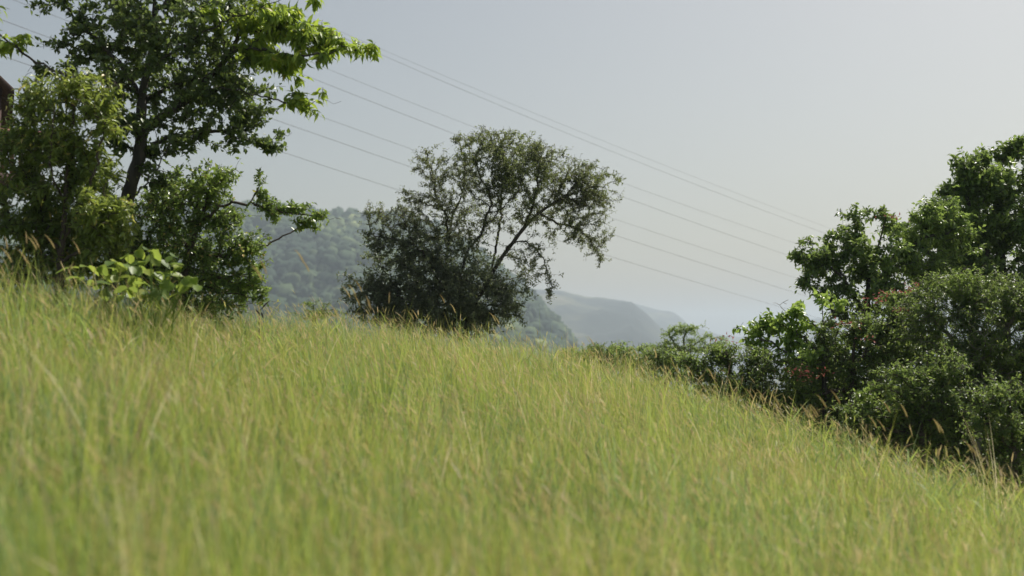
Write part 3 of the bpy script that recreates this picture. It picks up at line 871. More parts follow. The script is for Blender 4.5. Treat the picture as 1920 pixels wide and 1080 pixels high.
# oval-leaved shrub right of the trunk, with the long bough reaching over the valley
plant('spreading_shrub', 'spreading green shrub right of the left trunk, one long bough reaching over the valley', 'shrub', 12.6, (350, 12.6),
      [[(348, 570, 0), (352, 500, 0), (365, 440, 0), (385, 385, 0), (400, 340, 0)],
       [(355, 470, 0), (310, 420, .3), (290, 370, .3)],
       [(375, 420, 0), (405, 395, -.1), (430, 382, -.1), (470, 382, -.2), (500, 393, -.2), (529, 398, -.2), (575, 402, -.2), (620, 408, -.2), (640, 411, -.2)],
       [(360, 480, 0), (430, 480, 0), (470, 472, -.1), (507, 457, -.2), (530, 441, -.2), (547, 435, -.2), (575, 425, -.2)],
       [(355, 500, 0), (420, 520, 0), (470, 510, 0)],
       [(470, 382, -.2), (485, 350, -.2), (488, 330, -.2)],
       [(350, 520, 0), (290, 480, .2), (260, 440, .2)]],
      [(370, 335, 55, 30, 0, 2, 1), (420, 350, 35, 32, 0, 2, 1), (340, 375, 60, 35, .1, 0, 1), (400, 400, 50, 30, 0, 0, 1.1), (300, 400, 50, 40, .3, 0, 1.1), (350, 440, 60, 35, .1, 0, 1.2),
       (430, 430, 35, 22, 0, 0, 1), (420, 470, 45, 30, 0, 0, 1.1), (470, 480, 32, 25, -.1, 0, 1), (480, 510, 24, 22, -.1, 2, .9), (430, 520, 50, 28, 0, 0, 1.2), (360, 500, 60, 35, .1, 0, 1.3), (290, 470, 50, 40, .3, 0, 1.2),
       (250, 430, 34, 40, .3, 0, 1.2), (265, 480, 40, 34, .2, 0, 1.2), (240, 520, 40, 30, .2, 0, 1.2), (310, 360, 30, 22, .3, 0, .7), (280, 520, 70, 30, .3, 0, 1.2), (470, 555, 28, 30, 0, 0, 1), (400, 560, 70, 34, 0, 0, 1.2), (330, 570, 70, 30, 0, 0, 1.2), (455, 450, 30, 24, 0, 0, .9), (490, 560, 14, 30, 0, 0, .7), (340, 330, 40, 30, .2, 0, .8),
       (487, 345, 14, 20, -.2, 0, 1), (505, 370, 20, 14, -.2, 0, 1.1), (515, 395, 24, 14, -.2, 0, 1.1), (510, 415, 14, 10, -.2, 0, 1), (560, 385, 24, 12, -.2, 0, 1), (578, 402, 34, 12, -.2, 0, 1.3), (615, 402, 22, 7, -.2, 0, 1.1),
       (570, 420, 22, 9, -.2, 2, 1.2), (595, 425, 14, 6, -.2, 2, 1), (500, 440, 12, 6, -.2, 0, .6)],
      M_bark2, R=.05, tipd=1.25, swell=1.25, gap=-.75, seed=33, parts=4, hook=hook1(M_oval, 5, 0.057, 0.030, .75, .08, .8))


# big round-leaved plant in the grass
def big_leaf_plant():
    rg = np.random.default_rng(5)
    D = 9.6
    bp = P(285, 640, D); bz = G1(bp[0], bp[1])
    root = empty('broadleaf_weed', (bp[0], bp[1], bz))
    tag(root, 'low plant with large round yellow-green leaves in the grass at left', 'plant')
    st, lf = Bag(), Bag()
    heads = [(258, 468), (240, 478), (282, 470), (262, 492), (300, 488), (318, 495), (232, 495), (210, 490), (185, 500), (195, 515), (275, 505), (290, 510), (310, 512),
             (340, 500), (345, 520), (355, 530), (330, 535), (255, 520), (225, 520), (180, 530), (165, 500), (130, 502), (370, 535), (362, 520), (300, 530), (205, 540), (240, 540), (285, 480), (322, 480), (270, 530), (220, 505), (250, 500), (320, 515), (300, 545), (340, 548), (190, 545), (150, 520), (280, 550), (230, 555)]
    for k, (px, py) in enumerate(heads):
        d_ = D + rg.normal(0, .22)
        t = P(px, py, d_)
        b0 = np.array([bp[0] + rg.normal(0, .1), bp[1] + rg.normal(0, .08), bz])
        mid = (b0 + t) / 2 + np.array([0, 0, .12])
        tt = np.linspace(0, 1, 8)[:, None]
        ln = (1 - tt) ** 2 * b0 + 2 * tt * (1 - tt) * mid + tt ** 2 * t
        v, f = tube(ln, np.linspace(.006, .0028, 8), 5)
        st.add(v, f, np.full(len(v), .5))
        n = rg.integers(2, 4)
        az = rg.uniform(0, 6.28, n)
        d = np.stack([np.sin(az), np.cos(az), rg.uniform(-.9, .15, n)], -1)
        nr = unit(np.stack([rg.normal(0, .5, n), rg.normal(-.25, .5, n), np.ones(n)], -1))
        L = rg.uniform(.09, .14, n)
        leaves(lf, np.tile(t, (n, 1)), d, nr, L, L * rg.uniform(.68, .82, n), rg.uniform(.1, 1, n), LEAFR)
    st.build('stem', M_big, root)
    lf.build('foliage', M_big, root)


big_leaf_plant()


def dry_stalk():
    D = 11.5
    bp = P(488, 640, D); bz = G1(bp[0], bp[1])
    root = empty('dead_stalk', (bp[0], bp[1], bz))
    tag(root, 'curled dark dead stalk standing out of the grass at the end of the left shrub', 'stalk')
    pts = smooth_line([(bp[0], bp[1], bz), P(486, 596, D), P(490, 580, D), P(498, 570, D), P(507, 563, D)], .03)
    v, f = tube(pts, np.linspace(.006, .009, len(pts)) * np.linspace(1, .35, len(pts)), 6)
    mk('stem', v, f, M_bark2, root)
    b = Bag()
    leaves(b, np.array([P(491, 580, D), P(488, 590, D), P(490, 585, D)]), np.array([[.6, .1, .8], [-.6, .1, .6], [.3, 0, -1]]), np.array([[0, -1, .4], [0, -1, .3], [0, -1, .2]]),
           np.array([.12, .09, .07]), np.array([.02, .02, .02]), np.array([1, 1, .9]), LEAF8)
    b.build('dry_leaf', M_bark2, root)


dry_stalk()

# ------------------------------------------------------------------ house at the left edge
def house():
    D = 22.0
    brick = noise_mat('wall_red_brown', [(.3, (.085, .058, .050)), (.7, (.13, .09, .078))], 2.5, 8, bump=.2, dist=.02)
    dark = noise_mat('window_dark', [(.3, (.02, .02, .025)), (.7, (.04, .04, .05))], 2, 2, .2, spec=.5)
    pink = noise_mat('slat_pink', [(.3, (.24, .12, .10)), (.7, (.33, .19, .16))], 6, 4)
    roofm = noise_mat('roof_tile', [(.3, (.075, .052, .046)), (.7, (.12, .085, .072))], 5, 6, bump=.4, dist=.03)

    def bx(bag, c0, c1):
        x0, y0, z0 = c0; x1, y1, z1 = c1
        v = np.array([[x0, y0, z0], [x1, y0, z0], [x1, y1, z0], [x0, y1, z0], [x0, y0, z1], [x1, y0, z1], [x1, y1, z1], [x0, y1, z1]], float)
        f = np.array([[0, 3, 2, 1], [4, 5, 6, 7], [0, 1, 5, 4], [1, 2, 6, 5], [2, 3, 7, 6], [3, 0, 4, 7]])
        bag.add(v, f, np.zeros(8))
    cr = P(4, 146, D)                     # right eave corner, front
    x1 = cr[0]; x0 = x1 - 5.6; yf = cr[1]; yb = yf + 6.5
    ze = cr[2] - .2
    gz_ = G1(x1 - 2, yf + 2) - .6
    xm = (x0 + x1) / 2; zr = ze + 2.8 * .95
    root = empty('house', (xm, (yf + yb) / 2, gz_))
    tag(root, 'red-brown gabled house mostly hidden behind the left shrub', 'house')
    b = Bag(); bx(b, (x0, yf, gz_), (x1, yb, ze))
    v = np.array([[x0, yf, ze], [x1, yf, ze], [xm, yf, zr], [x0, yb, ze], [x1, yb, ze], [xm, yb, zr]])
    me = b
    F3 = np.array([[0, 1, 2], [5, 4, 3]])
    b.F[3].append(F3 + b.n); b.V.append(v); b.A.append(np.zeros(6)); b.n += 6
    b.build('wall', brick, root, smooth=False)
    r = Bag()
    for s in (-1, 1):
        xe = x0 - .35 if s < 0 else x1 + .22
        zz = ze - (.35 if s < 0 else .22) * .95
        v = np.array([[xm, yf - .3, zr + .03], [xe, yf - .3, zz + .03], [xe, yb + .3, zz + .03], [xm, yb + .3, zr + .03],
                      [xm, yf - .3, zr + .15], [xe, yf - .3, zz + .15], [xe, yb + .3, zz + .15], [xm, yb + .3, zr + .15]])
        f = np.array([[0, 3, 2, 1], [4, 5, 6, 7], [0, 1, 5, 4], [1, 2, 6, 5], [2, 3, 7, 6], [3, 0, 4, 7]])
        r.add(v, f, np.zeros(8))
    r.build('roof', roofm, root, smooth=False)
    za = P(0, 232, D)[2]; zb = P(0, 175, D)[2]
    for wx in (x1 - .42, x1 - 2.4):
        wn = Bag(); bx(wn, (wx - .75, yf - .03, za), (wx, yf + .05, zb)); o = wn.build('window', dark, root, smooth=False)
        fr = Bag()
        bx(fr, (wx - .81, yf - .06, za - .06), (wx + .06, yf - .035, za)); bx(fr, (wx - .81, yf - .06, zb), (wx + .06, yf - .035, zb + .06))
        bx(fr, (wx - .81, yf - .06, za), (wx - .75, yf - .035, zb)); bx(fr, (wx, yf - .06, za), (wx + .06, yf - .035, zb))
        frm = fr.build('frame', pink, root, smooth=False)
        frm.parent = o; frm.location = root.location; frm.location = (0, 0, 0)
        frm.data.transform(Matrix.Identity(4))
    # veranda with upright slats
    zt = P(0, 272, D)[2]; zl = P(0, 345, D)[2]
    rl = Bag()
    bx(rl, (x0, yf - 1.5, zl - .16), (x1 + .75, yf - .002, zl)); rl.build('balcony_floor', roofm, root, smooth=False)
    rl = Bag()
    bx(rl, (x0, yf - 1.5, zt), (x1 + .75, yf - 1.42, zt + .06))
    xx = x0 + .05
    while xx < x1 + .7:
        bx(rl, (xx, yf - 1.49, zl), (xx + .075, yf - 1.43, zt)); xx += .15
    rl.build('railing', pink, root, smooth=False)
    for px_ in (x1 + .6, x1 - 2.5):
        pb = Bag(); bx(pb, (px_, yf - 1.42, gz_), (px_ + .12, yf - 1.3, zl - .16)); pb.build('post', pink, root, smooth=False)
    # turn the house so that its side wall runs along the line of sight
    a = math.radians(24.5)
    piv = np.array([x1, yf]); c0 = np.array(root.location[:2]) - piv
    root.location = (piv[0] + c0[0] * math.cos(a) - c0[1] * math.sin(a), piv[1] + c0[0] * math.sin(a) + c0[1] * math.cos(a), gz_)
    root.rotation_euler.z = a


house()

# ------------------------------------------------------------------ the lone tree in the middle
def centre_leaves(root, rg, T, A, B, sp):
    b = Bag()
    k = sp == 0
    sprig(rg, T[k], A[k], B[k], 6, .046, .017, .7, .1, .5, b, LEAF5, 0, .9, .012)
    k = sp == 2
    sprig(rg, T[k], A[k], B[k], 7, .052, .020, .7, .05, .6, b, LEAF5, .3, .65, .012)
    b.build('crown', M_cent, root)
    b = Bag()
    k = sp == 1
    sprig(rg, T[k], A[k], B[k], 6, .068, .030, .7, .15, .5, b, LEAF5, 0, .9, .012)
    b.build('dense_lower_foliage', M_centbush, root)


plant('lone_tree', 'lone many-stemmed tree on the brow, open crown above dense dark foliage', 'tree', 20.0, (872, 20.0),
      [[(874, 620, 0), (884, 580, 0), (905, 545, 0), (921, 515, 0), (942, 481, 0), (958, 460, 0), (982, 428, 0), (1011, 399, 0), (1056, 371, 0), (1095, 355, 0), (1135, 343, 0)],
       [(915, 525, 0), (923, 500, .2), (930, 464, .2), (938, 415, .2), (942, 342, .2), (946, 301, .2), (940, 262, .2)],
       [(874, 615, 0), (862, 560, -.2), (868, 500, -.2), (881, 464, -.2), (905, 436, -.2), (913, 403, -.2), (922, 375, -.2), (900, 330, -.2), (885, 280, -.2)],
       [(874, 620, 0), (850, 570, .3), (838, 500, .3), (840, 448, .3), (836, 403, .3), (820, 375, .3), (812, 330, .3), (800, 300, .3)],
       [(858, 590, 0), (820, 520, -.3), (783, 464, -.4), (740, 450, -.4), (700, 440, -.4), (690, 400, -.4)],
       [(945, 478, 0), (954, 458, -.2), (978, 452, -.3), (1000, 462, -.3), (1020, 490, -.3), (1032, 530, -.3)],
       [(915, 530, 0), (945, 524, .2), (982, 519, .3), (1010, 505, .3)],
       [(1011, 399, 0), (1050, 420, .3), (1085, 430, .4), (1110, 455, .4), (1130, 485, .4)],
       [(982, 428, 0), (1000, 380, -.4), (1008, 330, -.4), (1015, 290, -.4)],
       [(840, 448, .3), (850, 400, .4), (870, 350, .5), (872, 300, .5)],
       [(850, 600, 0), (790, 570, -.4), (720, 550, -.5), (670, 540, -.5)],
       [(880, 600, 0), (920, 590, -.4), (950, 580, -.5)],
       [(905, 436, -.2), (930, 400, -.4), (970, 360, -.5), (985, 310, -.5)],
       [(1056, 371, 0), (1085, 340, .2), (1110, 310, .2)]],
      [(873, 258, 22, 13, .2, 0, .9), (930, 258, 40, 16, .2, 0, 1), (905, 285, 40, 24, 0, 2, 1.1), (962, 288, 50, 28, 0, 2, 1.5), (1020, 290, 30, 24, -.3, 0, 1), (990, 325, 50, 28, -.2, 2, 1.1), (1040, 325, 32, 22, .2, 0, .8),
       (1090, 318, 40, 20, .2, 0, 1), (1115, 345, 38, 24, .2, 2, 1.1), (1140, 338, 22, 12, .2, 0, .8), (1070, 360, 45, 26, .2, 0, 1.1), (1100, 385, 40, 26, .3, 0, 1.2), (1050, 405, 45, 20, .3, 0, 1.1), (1105, 425, 34, 24, .4, 0, .9),
       (1120, 465, 26, 22, .4, 0, .7), (1128, 490, 12, 10, .4, 0, .6), (800, 298, 30, 14, .3, 0, .5), (830, 300, 40, 18, .3, 0, .6), (855, 330, 45, 26, .3, 0, .8), (830, 355, 45, 26, .3, 0, .7), (790, 315, 24, 12, .3, 0, .35),
       (775, 365, 35, 14, 0, 0, .35), (720, 388, 36, 14, -.4, 0, .55), (740, 410, 40, 18, -.4, 0, .9), (700, 455, 40, 16, -.4, 1, 0.35), (760, 440, 45, 24, -.3, 1, 0.42), (800, 400, 45, 30, .2, 0, 1.0), (860, 390, 40, 30, .3, 0, .8),
       (905, 345, 40, 28, -.2, 0, .9), (945, 345, 40, 26, 0, 2, .9), (985, 385, 36, 26, -.3, 2, .7), (925, 395, 30, 22, 0, 0, .5), (880, 430, 40, 26, -.2, 0, .8), (960, 410, 30, 22, 0, 0, .45), (1010, 360, 35, 20, 0, 0, .7),
       (985, 480, 30, 22, -.2, 0, .5), (1010, 500, 26, 24, -.3, 0, .6), (1032, 535, 10, 24, -.3, 0, .9), (965, 500, 30, 22, 0, 0, .5), (1010, 455, 22, 16, -.3, 0, .4), (1045, 445, 26, 16, .3, 0, .5), (1085, 450, 24, 16, .3, 0, .5),
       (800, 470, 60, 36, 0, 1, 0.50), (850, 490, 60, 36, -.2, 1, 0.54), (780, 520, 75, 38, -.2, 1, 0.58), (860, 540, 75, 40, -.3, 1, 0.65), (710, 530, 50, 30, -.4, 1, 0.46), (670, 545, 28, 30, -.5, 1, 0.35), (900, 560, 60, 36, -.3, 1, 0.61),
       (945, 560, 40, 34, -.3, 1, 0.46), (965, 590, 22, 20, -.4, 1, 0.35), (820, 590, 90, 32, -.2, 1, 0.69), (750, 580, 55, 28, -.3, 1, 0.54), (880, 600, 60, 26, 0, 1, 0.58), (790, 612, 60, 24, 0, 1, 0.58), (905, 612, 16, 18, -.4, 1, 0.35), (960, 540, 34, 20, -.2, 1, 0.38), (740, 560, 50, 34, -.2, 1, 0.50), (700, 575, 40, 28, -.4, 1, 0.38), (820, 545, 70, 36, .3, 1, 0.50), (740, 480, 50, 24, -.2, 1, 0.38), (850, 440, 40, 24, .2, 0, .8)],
      M_bark, R=.055, tipd=1.5, swell=1.32, gap=-.5, seed=9, parts=9, hook=centre_leaves, bough='stem')

# ------------------------------------------------------------------ right-hand thicket
plant('leaning_tree', 'broadleaf tree at right whose crown reaches farthest left over the wires', 'tree', 16.5, (1640, 16.8),
      [[(1640, 760, 0), (1630, 660, 0), (1625, 590, 0), (1630, 520, 0), (1650, 450, 0), (1660, 410, 0)],
       [(1627, 600, 0), (1600, 550, -.2), (1570, 510, -.3), (1530, 490, -.3), (1490, 488, -.3)],
       [(1630, 530, 0), (1610, 470, .1), (1605, 430, .1), (1622, 398, .1)],
       [(1628, 560, 0), (1680, 500, .2), (1720, 450, .3), (1750, 410, .3)],
       [(1590, 530, -.2), (1560, 480, -.1), (1545, 455, -.1)],
       [(1626, 620, 0), (1570, 590, -.3), (1530, 550, -.3), (1512, 525, -.3)]],
      [(1495, 490, 26, 12, -.3, 0, 1), (1490, 474, 6, 8, -.3, 2, .8), (1535, 475, 34, 22, -.2, 0, 1.2), (1575, 450, 34, 24, 0, 0, 1.1), (1600, 425, 30, 22, .1, 0, 1), (1625, 398, 24, 12, .1, 0, 1.2), (1655, 405, 18, 12, .1, 0, .8),
       (1560, 505, 45, 22, -.2, 0, 1.2), (1610, 480, 45, 32, 0, 0, 1.2), (1650, 450, 40, 32, 0, 2, 1.1), (1600, 530, 50, 26, -.2, 0, 1.2), (1510, 532, 13, 17, -.3, 0, 1.2), (1550, 550, 36, 16, -.2, 0, .9), (1670, 500, 50, 40, 0, 2, 1.2),
       (1700, 450, 40, 28, .2, 2, 1.1), (1740, 410, 34, 24, .3, 2, 1.1), (1740, 385, 18, 14, .3, 0, .7), (1660, 550, 60, 34, 0, 0, 1.3), (1730, 500, 50, 40, .3, 0, 1.2), (1790, 450, 40, 40, .4, 2, 1.2), (1772, 398, 30, 24, .5, 2, 1.2), (1800, 420, 34, 30, .6, 2, 1), (1620, 585, 50, 20, -.2, 0, 1.0)],
      M_bark, R=.055, tipd=1.05, swell=1.36, gapf=5.5, gap=-.15, seed=41, parts=4, hook=hook1(M_right, 5, 0.084, 0.037, .75, .25, .7, LEAF5, reds=[(1672, 408, 16.4, 1.2)]))

plant('tall_tree', 'tallest tree of the right-hand thicket, rising above the others at the right edge', 'tree', 18.5, (1890, 18.5),
      [[(1890, 740, 0), (1885, 600, 0), (1880, 480, 0), (1870, 380, 0), (1880, 300, 0)],
       [(1885, 560, 0), (1840, 450, -.3), (1815, 380, -.3), (1808, 320, -.3)],
       [(1885, 600, 0), (1940, 480, .2), (1960, 380, .2), (1950, 290, .2)],
       [(1885, 620, 0), (1810, 540, -.4), (1770, 470, -.4)]],
      [(1755, 420, 42, 32, -.3, 0, 1.1), (1740, 470, 40, 36, -.2, 2, 1), (1780, 370, 26, 22, -.3, 0, 1), (1808, 305, 24, 18, -.2, 0, 1), (1795, 325, 14, 20, -.2, 0, .9), (1825, 325, 28, 30, -.2, 0, 1.2), (1860, 300, 30, 22, 0, 0, 1.1), (1890, 290, 30, 24, 0, 0, 1.2), (1915, 282, 30, 18, 0, 2, 1.1), (1800, 360, 28, 24, -.2, 0, 1.1),
       (1850, 350, 50, 32, -.3, 2, 1.3), (1900, 340, 50, 40, -.2, 2, 1.3), (1800, 400, 45, 30, -.3, 2, 1.3), (1860, 400, 60, 38, -.4, 2, 1.3), (1920, 400, 60, 40, -.3, 0, 1.3), (1780, 440, 40, 30, -.3, 0, 1.1), (1840, 460, 60, 40, -.4, 0, 1.3),
       (1910, 470, 60, 45, -.4, 2, 1.3), (1800, 510, 70, 40, -.4, 0, 1.3), (1880, 530, 70, 45, -.4, 0, 1.3), (1980, 330, 50, 60, 0, 0, 1), (1990, 450, 60, 70, 0, 0, 1)],
      M_bark, R=.08, tipd=1.2, swell=1.32, gapf=4.5, gap=-.2, seed=43, parts=3, hook=hook1(M_right, 5, 0.094, 0.043, .75, .2, .75, LEAF5))

plant('sapling', 'slim light green sapling with large leaves left of the right-hand thicket', 'tree', 14.5, (1545, 14.5),
      [[(1546, 760, 0), (1545, 680, 0), (1544, 620, 0), (1542, 585, 0), (1540, 560, 0)],
       [(1545, 660, 0), (1500, 630, 0), (1460, 605, 0), (1425, 585, 0)],
       [(1545, 690, 0), (1490, 670, -.1), (1440, 640, -.1), (1395, 620, -.1)],
       [(1544, 620, 0), (1515, 600, -.1), (1500, 585, -.1)],
       [(1544, 610, 0), (1570, 580, .1), (1590, 570, .1)]],
      [(1433, 588, 20, 12, 0, 2, 1.0), (1410, 605, 26, 14, 0, 0, 1), (1440, 612, 34, 16, 0, 0, 1.1), (1395, 628, 18, 12, -.1, 0, 1), (1470, 625, 34, 18, 0, 0, .9), (1450, 650, 40, 20, 0, 0, 1.1), (1500, 580, 26, 14, -.1, 2, 1),
       (1545, 565, 36, 14, 0, 2, 1.3), (1515, 600, 24, 14, 0, 2, .6), (1490, 665, 40, 24, 0, 0, 1.1), (1400, 645, 20, 12, 0, 2, .9)],
      M_bark, R=.03, tipd=.85, swell=1.3, gap=-.1, seed=47, parts=3, hook=hook1(M_sap, 5, 0.090, 0.048, .7, .3, .7, LEAF8))


def bare():
    D = 14.8
    bp = P(1500, 640, D); bz = G1(bp[0], bp[1])
    root = empty('bare_shrub', (bp[0], bp[1], bz))
    tag(root, 'leafless grey twigs sticking up left of the sapling top', 'shrub')
    rg = np.random.default_rng(2)
    st = smooth_line([(bp[0], bp[1], bz - .05), P(1502, 640, D), P(1498, 600, D), P(1475, 585, D), P(1462, 572, D), P(1478, 562, D)], .06)
    v, f = tube(st, np.linspace(.014, .003, len(st)), 6)
    mk('stem', v, f, M_barkp, root)
    b = Bag()
    for k in range(16):
        a = st[rg.integers(len(st) // 2, len(st) - 1)]
        e = a + rg.normal(0, .10, 3) + [0, 0, .05]
        ln = smooth_line([a, (a + e) / 2 + rg.normal(0, .02, 3), e], .03)
        v, f = tube(ln, np.linspace(.0035, .0015, len(ln)), 4)
        b.add(v, f, np.zeros(len(v)))
    b.build('twigs', M_barkp, root)


bare()

plant('flowering_shrub', 'shrub in the thicket dotted with dull red flower clusters, below the leaning tree', 'shrub', 14.6, (1600, 14.8),
      [[(1600, 740, 0), (1600, 660, 0), (1610, 600, 0), (1620, 570, 0)],
       [(1600, 700, 0), (1550, 670, -.1), (1510, 700, -.2)],
       [(1600, 690, 0), (1660, 620, 0), (1700, 580, .1)],
       [(1600, 730, 0), (1540, 740, -.2), (1500, 740, -.3)]],
      [(1600, 610, 50, 24, 0, 0, 1.2), (1650, 585, 45, 22, .1, 0, 1.2), (1560, 640, 45, 28, 0, 0, 1.2), (1620, 650, 60, 34, 0, 0, 1.3), (1700, 570, 40, 26, .2, 0, 1.1), (1690, 620, 50, 34, .2, 0, 1.3), (1520, 695, 38, 26, -.2, 2, 1.2),
       (1570, 700, 50, 36, 0, 0, 1.3), (1500, 735, 36, 24, -.3, 2, 1.1), (1545, 750, 50, 36, -.2, 0, 1.3), (1640, 720, 60, 40, 0, 0, 1.3), (1500, 770, 34, 24, -.3, 0, 1.1)],
      M_bark2, R=.05, tipd=1.1, swell=1.25, seed=51, parts=3,
      hook=hook1(M_rightd, 6, 0.061, 0.023, .75, .15, .75, LEAF5,
                 reds=[(1585, 606, 14.2, 1.2), (1690, 582, 14.2, .8), (1712, 540, 14.4, 1.2), (1695, 546, 14.4, .9), (1640, 560, 14.3, 1.3), (1665, 550, 14.5, .9), (1500, 696, 13.9, 1.2), (1520, 708, 13.9, .9), (1535, 697, 14.0, .8), (1628, 637, 14.0, .5)]))

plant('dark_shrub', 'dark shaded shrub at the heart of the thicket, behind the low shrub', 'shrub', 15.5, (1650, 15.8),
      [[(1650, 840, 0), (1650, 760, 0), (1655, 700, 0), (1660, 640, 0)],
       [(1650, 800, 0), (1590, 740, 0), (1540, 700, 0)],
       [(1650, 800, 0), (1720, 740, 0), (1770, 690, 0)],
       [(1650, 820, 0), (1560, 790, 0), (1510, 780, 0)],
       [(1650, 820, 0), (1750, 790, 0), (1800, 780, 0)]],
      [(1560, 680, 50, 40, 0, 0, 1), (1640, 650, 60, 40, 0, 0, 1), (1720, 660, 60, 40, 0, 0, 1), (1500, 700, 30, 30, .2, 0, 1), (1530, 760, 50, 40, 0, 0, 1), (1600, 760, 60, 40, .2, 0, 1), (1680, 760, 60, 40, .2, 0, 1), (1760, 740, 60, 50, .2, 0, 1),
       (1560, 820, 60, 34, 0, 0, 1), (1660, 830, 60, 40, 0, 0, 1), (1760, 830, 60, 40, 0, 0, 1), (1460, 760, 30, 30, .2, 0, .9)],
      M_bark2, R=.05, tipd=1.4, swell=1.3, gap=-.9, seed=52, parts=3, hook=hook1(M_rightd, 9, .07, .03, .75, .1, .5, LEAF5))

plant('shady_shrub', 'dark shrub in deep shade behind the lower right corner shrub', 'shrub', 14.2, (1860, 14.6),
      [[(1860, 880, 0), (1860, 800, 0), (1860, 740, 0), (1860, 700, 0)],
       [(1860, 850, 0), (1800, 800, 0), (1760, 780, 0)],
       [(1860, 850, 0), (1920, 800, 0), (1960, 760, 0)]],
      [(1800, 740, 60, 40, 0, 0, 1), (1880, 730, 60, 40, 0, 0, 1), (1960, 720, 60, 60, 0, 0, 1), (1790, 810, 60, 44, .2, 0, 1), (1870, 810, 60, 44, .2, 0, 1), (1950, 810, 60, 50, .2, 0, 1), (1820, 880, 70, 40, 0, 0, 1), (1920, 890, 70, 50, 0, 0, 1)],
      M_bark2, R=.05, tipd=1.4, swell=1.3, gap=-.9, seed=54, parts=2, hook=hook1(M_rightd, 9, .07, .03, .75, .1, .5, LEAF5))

plant('fine_leaved_shrub', 'tall fine-leaved shrub with many pale glints at the right edge of the thicket', 'shrub', 14.0, (1830, 14.2),
      [[(1830, 740, 0), (1830, 650, 0), (1820, 580, 0), (1815, 540, 0)],
       [(1830, 680, 0), (1770, 620, 0), (1740, 560, .1)],
       [(1830, 690, 0), (1890, 610, 0), (1920, 560, 0)],
       [(1830, 720, 0), (1880, 690, -.2), (1920, 670, -.2)],
       [(1830, 700, 0), (1850, 650, -.4), (1836, 620, -.5)]],
      [(1760, 550, 45, 28, .1, 0, 1.2), (1810, 540, 45, 26, 0, 2, 1.3), (1870, 545, 50, 28, 0, 0, 1.3), (1920, 560, 45, 34, 0, 0, 1.2), (1780, 590, 60, 34, 0, 0, 1.3), (1850, 600, 60, 36, -.1, 0, 1.3), (1920, 620, 50, 40, -.1, 0, 1.3),
       (1730, 610, 40, 34, .2, 0, 1.1), (1800, 645, 60, 32, 0, 0, 1.3), (1880, 665, 60, 34, -.2, 2, 1.2), (1850, 700, 60, 36, 0, 0, 1.3), (1930, 700, 50, 50, -.1, 0, 1.2), (1990, 620, 50, 80, 0, 0, 1)],
      M_barkp, R=.05, tipd=1.7, swell=1.3, gap=-.7, seed=53, parts=3, hook=hook1(M_rightd, 7, 0.051, 0.017, .75, .1, .75, LEAF5))

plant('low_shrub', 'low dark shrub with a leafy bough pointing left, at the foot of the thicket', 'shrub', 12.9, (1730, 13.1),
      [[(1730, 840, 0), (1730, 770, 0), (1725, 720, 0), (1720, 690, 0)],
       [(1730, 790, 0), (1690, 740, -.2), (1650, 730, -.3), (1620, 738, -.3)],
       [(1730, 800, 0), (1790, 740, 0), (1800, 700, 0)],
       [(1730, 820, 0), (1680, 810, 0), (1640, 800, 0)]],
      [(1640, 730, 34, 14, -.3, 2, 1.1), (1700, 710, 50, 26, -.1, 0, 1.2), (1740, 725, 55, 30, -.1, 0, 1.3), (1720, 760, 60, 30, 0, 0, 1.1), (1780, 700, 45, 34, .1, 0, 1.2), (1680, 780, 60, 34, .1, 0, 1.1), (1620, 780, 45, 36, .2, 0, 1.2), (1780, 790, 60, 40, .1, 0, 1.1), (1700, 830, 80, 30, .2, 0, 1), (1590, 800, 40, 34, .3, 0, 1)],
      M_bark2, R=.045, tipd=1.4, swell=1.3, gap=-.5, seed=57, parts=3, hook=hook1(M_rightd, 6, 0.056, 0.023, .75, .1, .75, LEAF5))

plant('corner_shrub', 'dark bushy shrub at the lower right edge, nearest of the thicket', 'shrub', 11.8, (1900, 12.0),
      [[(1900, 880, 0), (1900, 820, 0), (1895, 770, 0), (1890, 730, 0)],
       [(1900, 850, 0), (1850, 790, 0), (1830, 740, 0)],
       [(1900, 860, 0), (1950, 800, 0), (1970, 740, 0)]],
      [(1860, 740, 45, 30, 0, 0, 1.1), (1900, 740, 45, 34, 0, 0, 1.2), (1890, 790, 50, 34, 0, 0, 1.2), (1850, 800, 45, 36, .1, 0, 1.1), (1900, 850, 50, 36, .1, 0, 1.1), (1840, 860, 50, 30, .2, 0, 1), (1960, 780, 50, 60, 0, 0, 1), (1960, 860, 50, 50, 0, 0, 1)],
      M_bark2, R=.045, tipd=1.3, swell=1.3, seed=59, parts=2, hook=hook1(M_rightd, 6, 0.049, 0.021, .75, .1, .75, LEAF5))

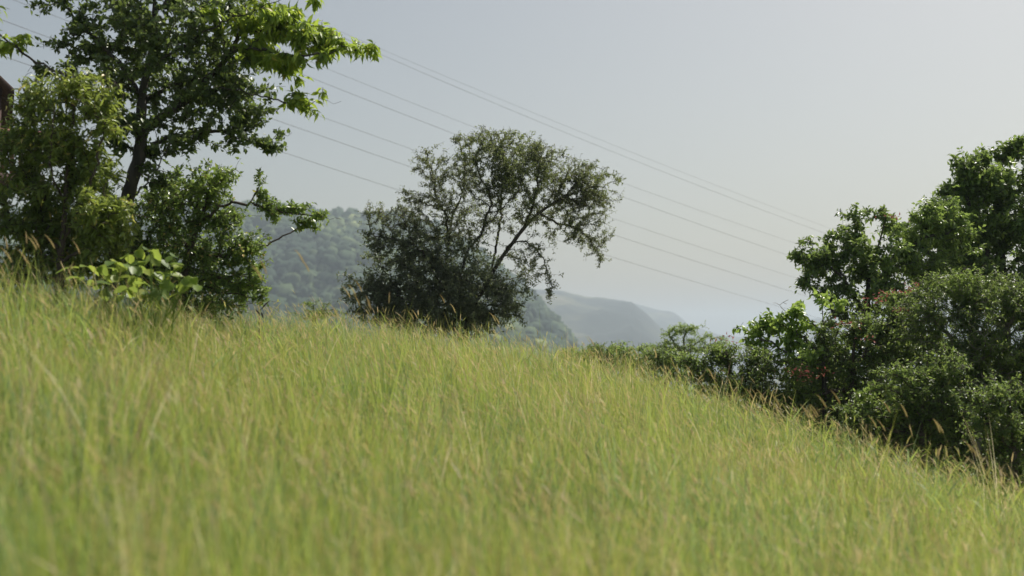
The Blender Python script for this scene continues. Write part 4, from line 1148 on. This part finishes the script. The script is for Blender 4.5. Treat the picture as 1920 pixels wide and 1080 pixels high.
plant('round_bush', 'rounded dark bush with one red bloom at the brow, left of the sapling', 'shrub', 14.0, (1370, 14.2),
      [[(1370, 770, 0), (1370, 720, 0), (1365, 680, 0), (1360, 655, 0)],
       [(1370, 750, 0), (1320, 700, 0), (1290, 680, 0)],
       [(1370, 750, 0), (1410, 700, 0), (1420, 670, 0)]],
      [(1360, 660, 34, 16, 0, 0, 1.2), (1320, 675, 36, 20, .1, 0, 1.3), (1400, 675, 38, 26, 0, 0, 1.3), (1285, 690, 30, 20, .2, 0, 1.1), (1350, 700, 50, 30, 0, 0, 1.4), (1410, 720, 36, 36, 0, 0, 1.3), (1320, 720, 40, 24, .1, 0, 1.3), (1380, 750, 50, 30, 0, 0, 1.4), (1430, 770, 34, 34, 0, 0, 1.2), (1340, 655, 14, 8, 0, 2, .8), (1450, 720, 36, 40, .3, 0, 1.2), (1470, 780, 36, 36, .3, 0, 1.1), (1440, 690, 30, 24, .4, 0, 1)],
      M_bark2, R=.04, tipd=1.5, swell=1.3, gap=-.8, seed=61, parts=2, hook=hook1(M_rightd, 6, 0.049, 0.021, .75, .1, .75, LEAF5, reds=[(1358, 638, 13.9, 1.2)]))

# bushes along the brow further back
for k, (px, py, rx, ry, D, mt, lab) in enumerate([
        (1248, 670, 40, 22, 19, M_rightd, 'dull green bush on the brow, first left of the round dark bush'),
        (1190, 660, 36, 16, 22, M_pale, 'pale olive bush on the brow, second left of the round dark bush'),
        (1130, 656, 38, 14, 25, M_rightd, 'low dull bush on the brow under the far grey hill'),
        (1075, 662, 30, 11, 27, M_pale, 'pale low bush on the brow, leftmost of the row under the grey hills')]):
    plant('brow_bush', lab, 'shrub', D, (px, D), [[(px, py + ry, 0), (px, py, 0)], [(px, py + ry, 0), (px + rx * .5, py, .1)], [(px, py + ry, 0), (px - rx * .5, py, -.1)]],
          [(px, py, rx, ry, 0, 0, 1.2), (px - rx * .5, py + 4, rx * .6, ry * .8, .2, 0, 1.1), (px + rx * .5, py + 2, rx * .6, ry * .8, -.2, 2, 1.1), (px, py + ry * 1.2, rx * 1.1, ry, 0, 0, 1), (px - rx * .6, py + ry * 1.9, rx * .8, ry, 0, 0, 1), (px + rx * .6, py + ry * 1.9, rx * .8, ry, 0, 0, 1)],
          M_bark2, R=.03, tipd=1.3, swell=1.25, gap=-.8, seed=70 + k, parts=0, group='bushes along the brow', hook=hook1(mt, 5, 0.057, 0.025, .75, .1, .75, LEAF5))

plant('pale_tree', 'pale feathery light green tree beyond the brow, before the far hills', 'tree', 30.0, (1285, 30),
      [[(1285, 700, 0), (1284, 660, 0), (1282, 635, 0), (1288, 618, 0)], [(1284, 670, 0), (1262, 640, 0), (1254, 625, 0)], [(1284, 665, 0), (1310, 640, .2), (1325, 630, .2)]],
      [(1285, 618, 26, 10, 0, 0, 1), (1258, 624, 18, 9, 0, 0, .9), (1312, 633, 24, 9, .2, 0, .8), (1285, 648, 40, 14, 0, 0, 1), (1345, 640, 22, 9, .2, 0, .8), (1240, 650, 24, 9, 0, 0, .8)],
      M_bark2, R=.05, tipd=1.0, swell=1.3, gap=-.6, seed=81, parts=2, hook=hook1(M_pale, 6, 0.070, 0.021, .7, .1, .7, LEAF5))

plant('small_bush', 'small dull bush showing just over the grass between the left shrub and the lone tree', 'shrub', 24.0, (588, 24),
      [[(588, 600, 0), (588, 575, 0)], [(588, 600, 0), (610, 578, 0)]],
      [(570, 575, 22, 9, 0, 0, 1.2), (600, 576, 26, 9, 0, 0, 1.2), (588, 590, 44, 10, 0, 0, 1.2)],
      M_bark2, R=.04, tipd=1.0, seed=91, parts=0, hook=hook1(M_rightd, 5, 0.057, 0.025, .75, .1, .75, LEAF5))

# ------------------------------------------------------------------ haze
m, t, N, K = new_mat('haze_air')
pv = N.new('ShaderNodeVolumePrincipled')
pv.inputs['Color'].default_value = (.74, .87, .99, 1)
pv.inputs['Density'].default_value = .00034
pv.inputs['Anisotropy'].default_value = .15
o = N.new('ShaderNodeOutputMaterial'); K.new(pv.outputs[0], o.inputs['Volume'])
s, zb, zt = 6100, -64, 152
v = np.array([[-s, -s, zb], [s, -s, zb], [s, s, zb], [-s, s, zb], [-s, -s, zt], [s, -s, zt], [s, s, zt], [-s, s, zt]], float)
f = np.array([[0, 3, 2, 1], [4, 5, 6, 7], [0, 1, 5, 4], [1, 2, 6, 5], [2, 3, 7, 6], [3, 0, 4, 7]])
hz = mk('haze', v, f, m, smooth=False)
tag(hz, 'thin blue-grey haze lying over the valley and hills', 'haze', kind='stuff')
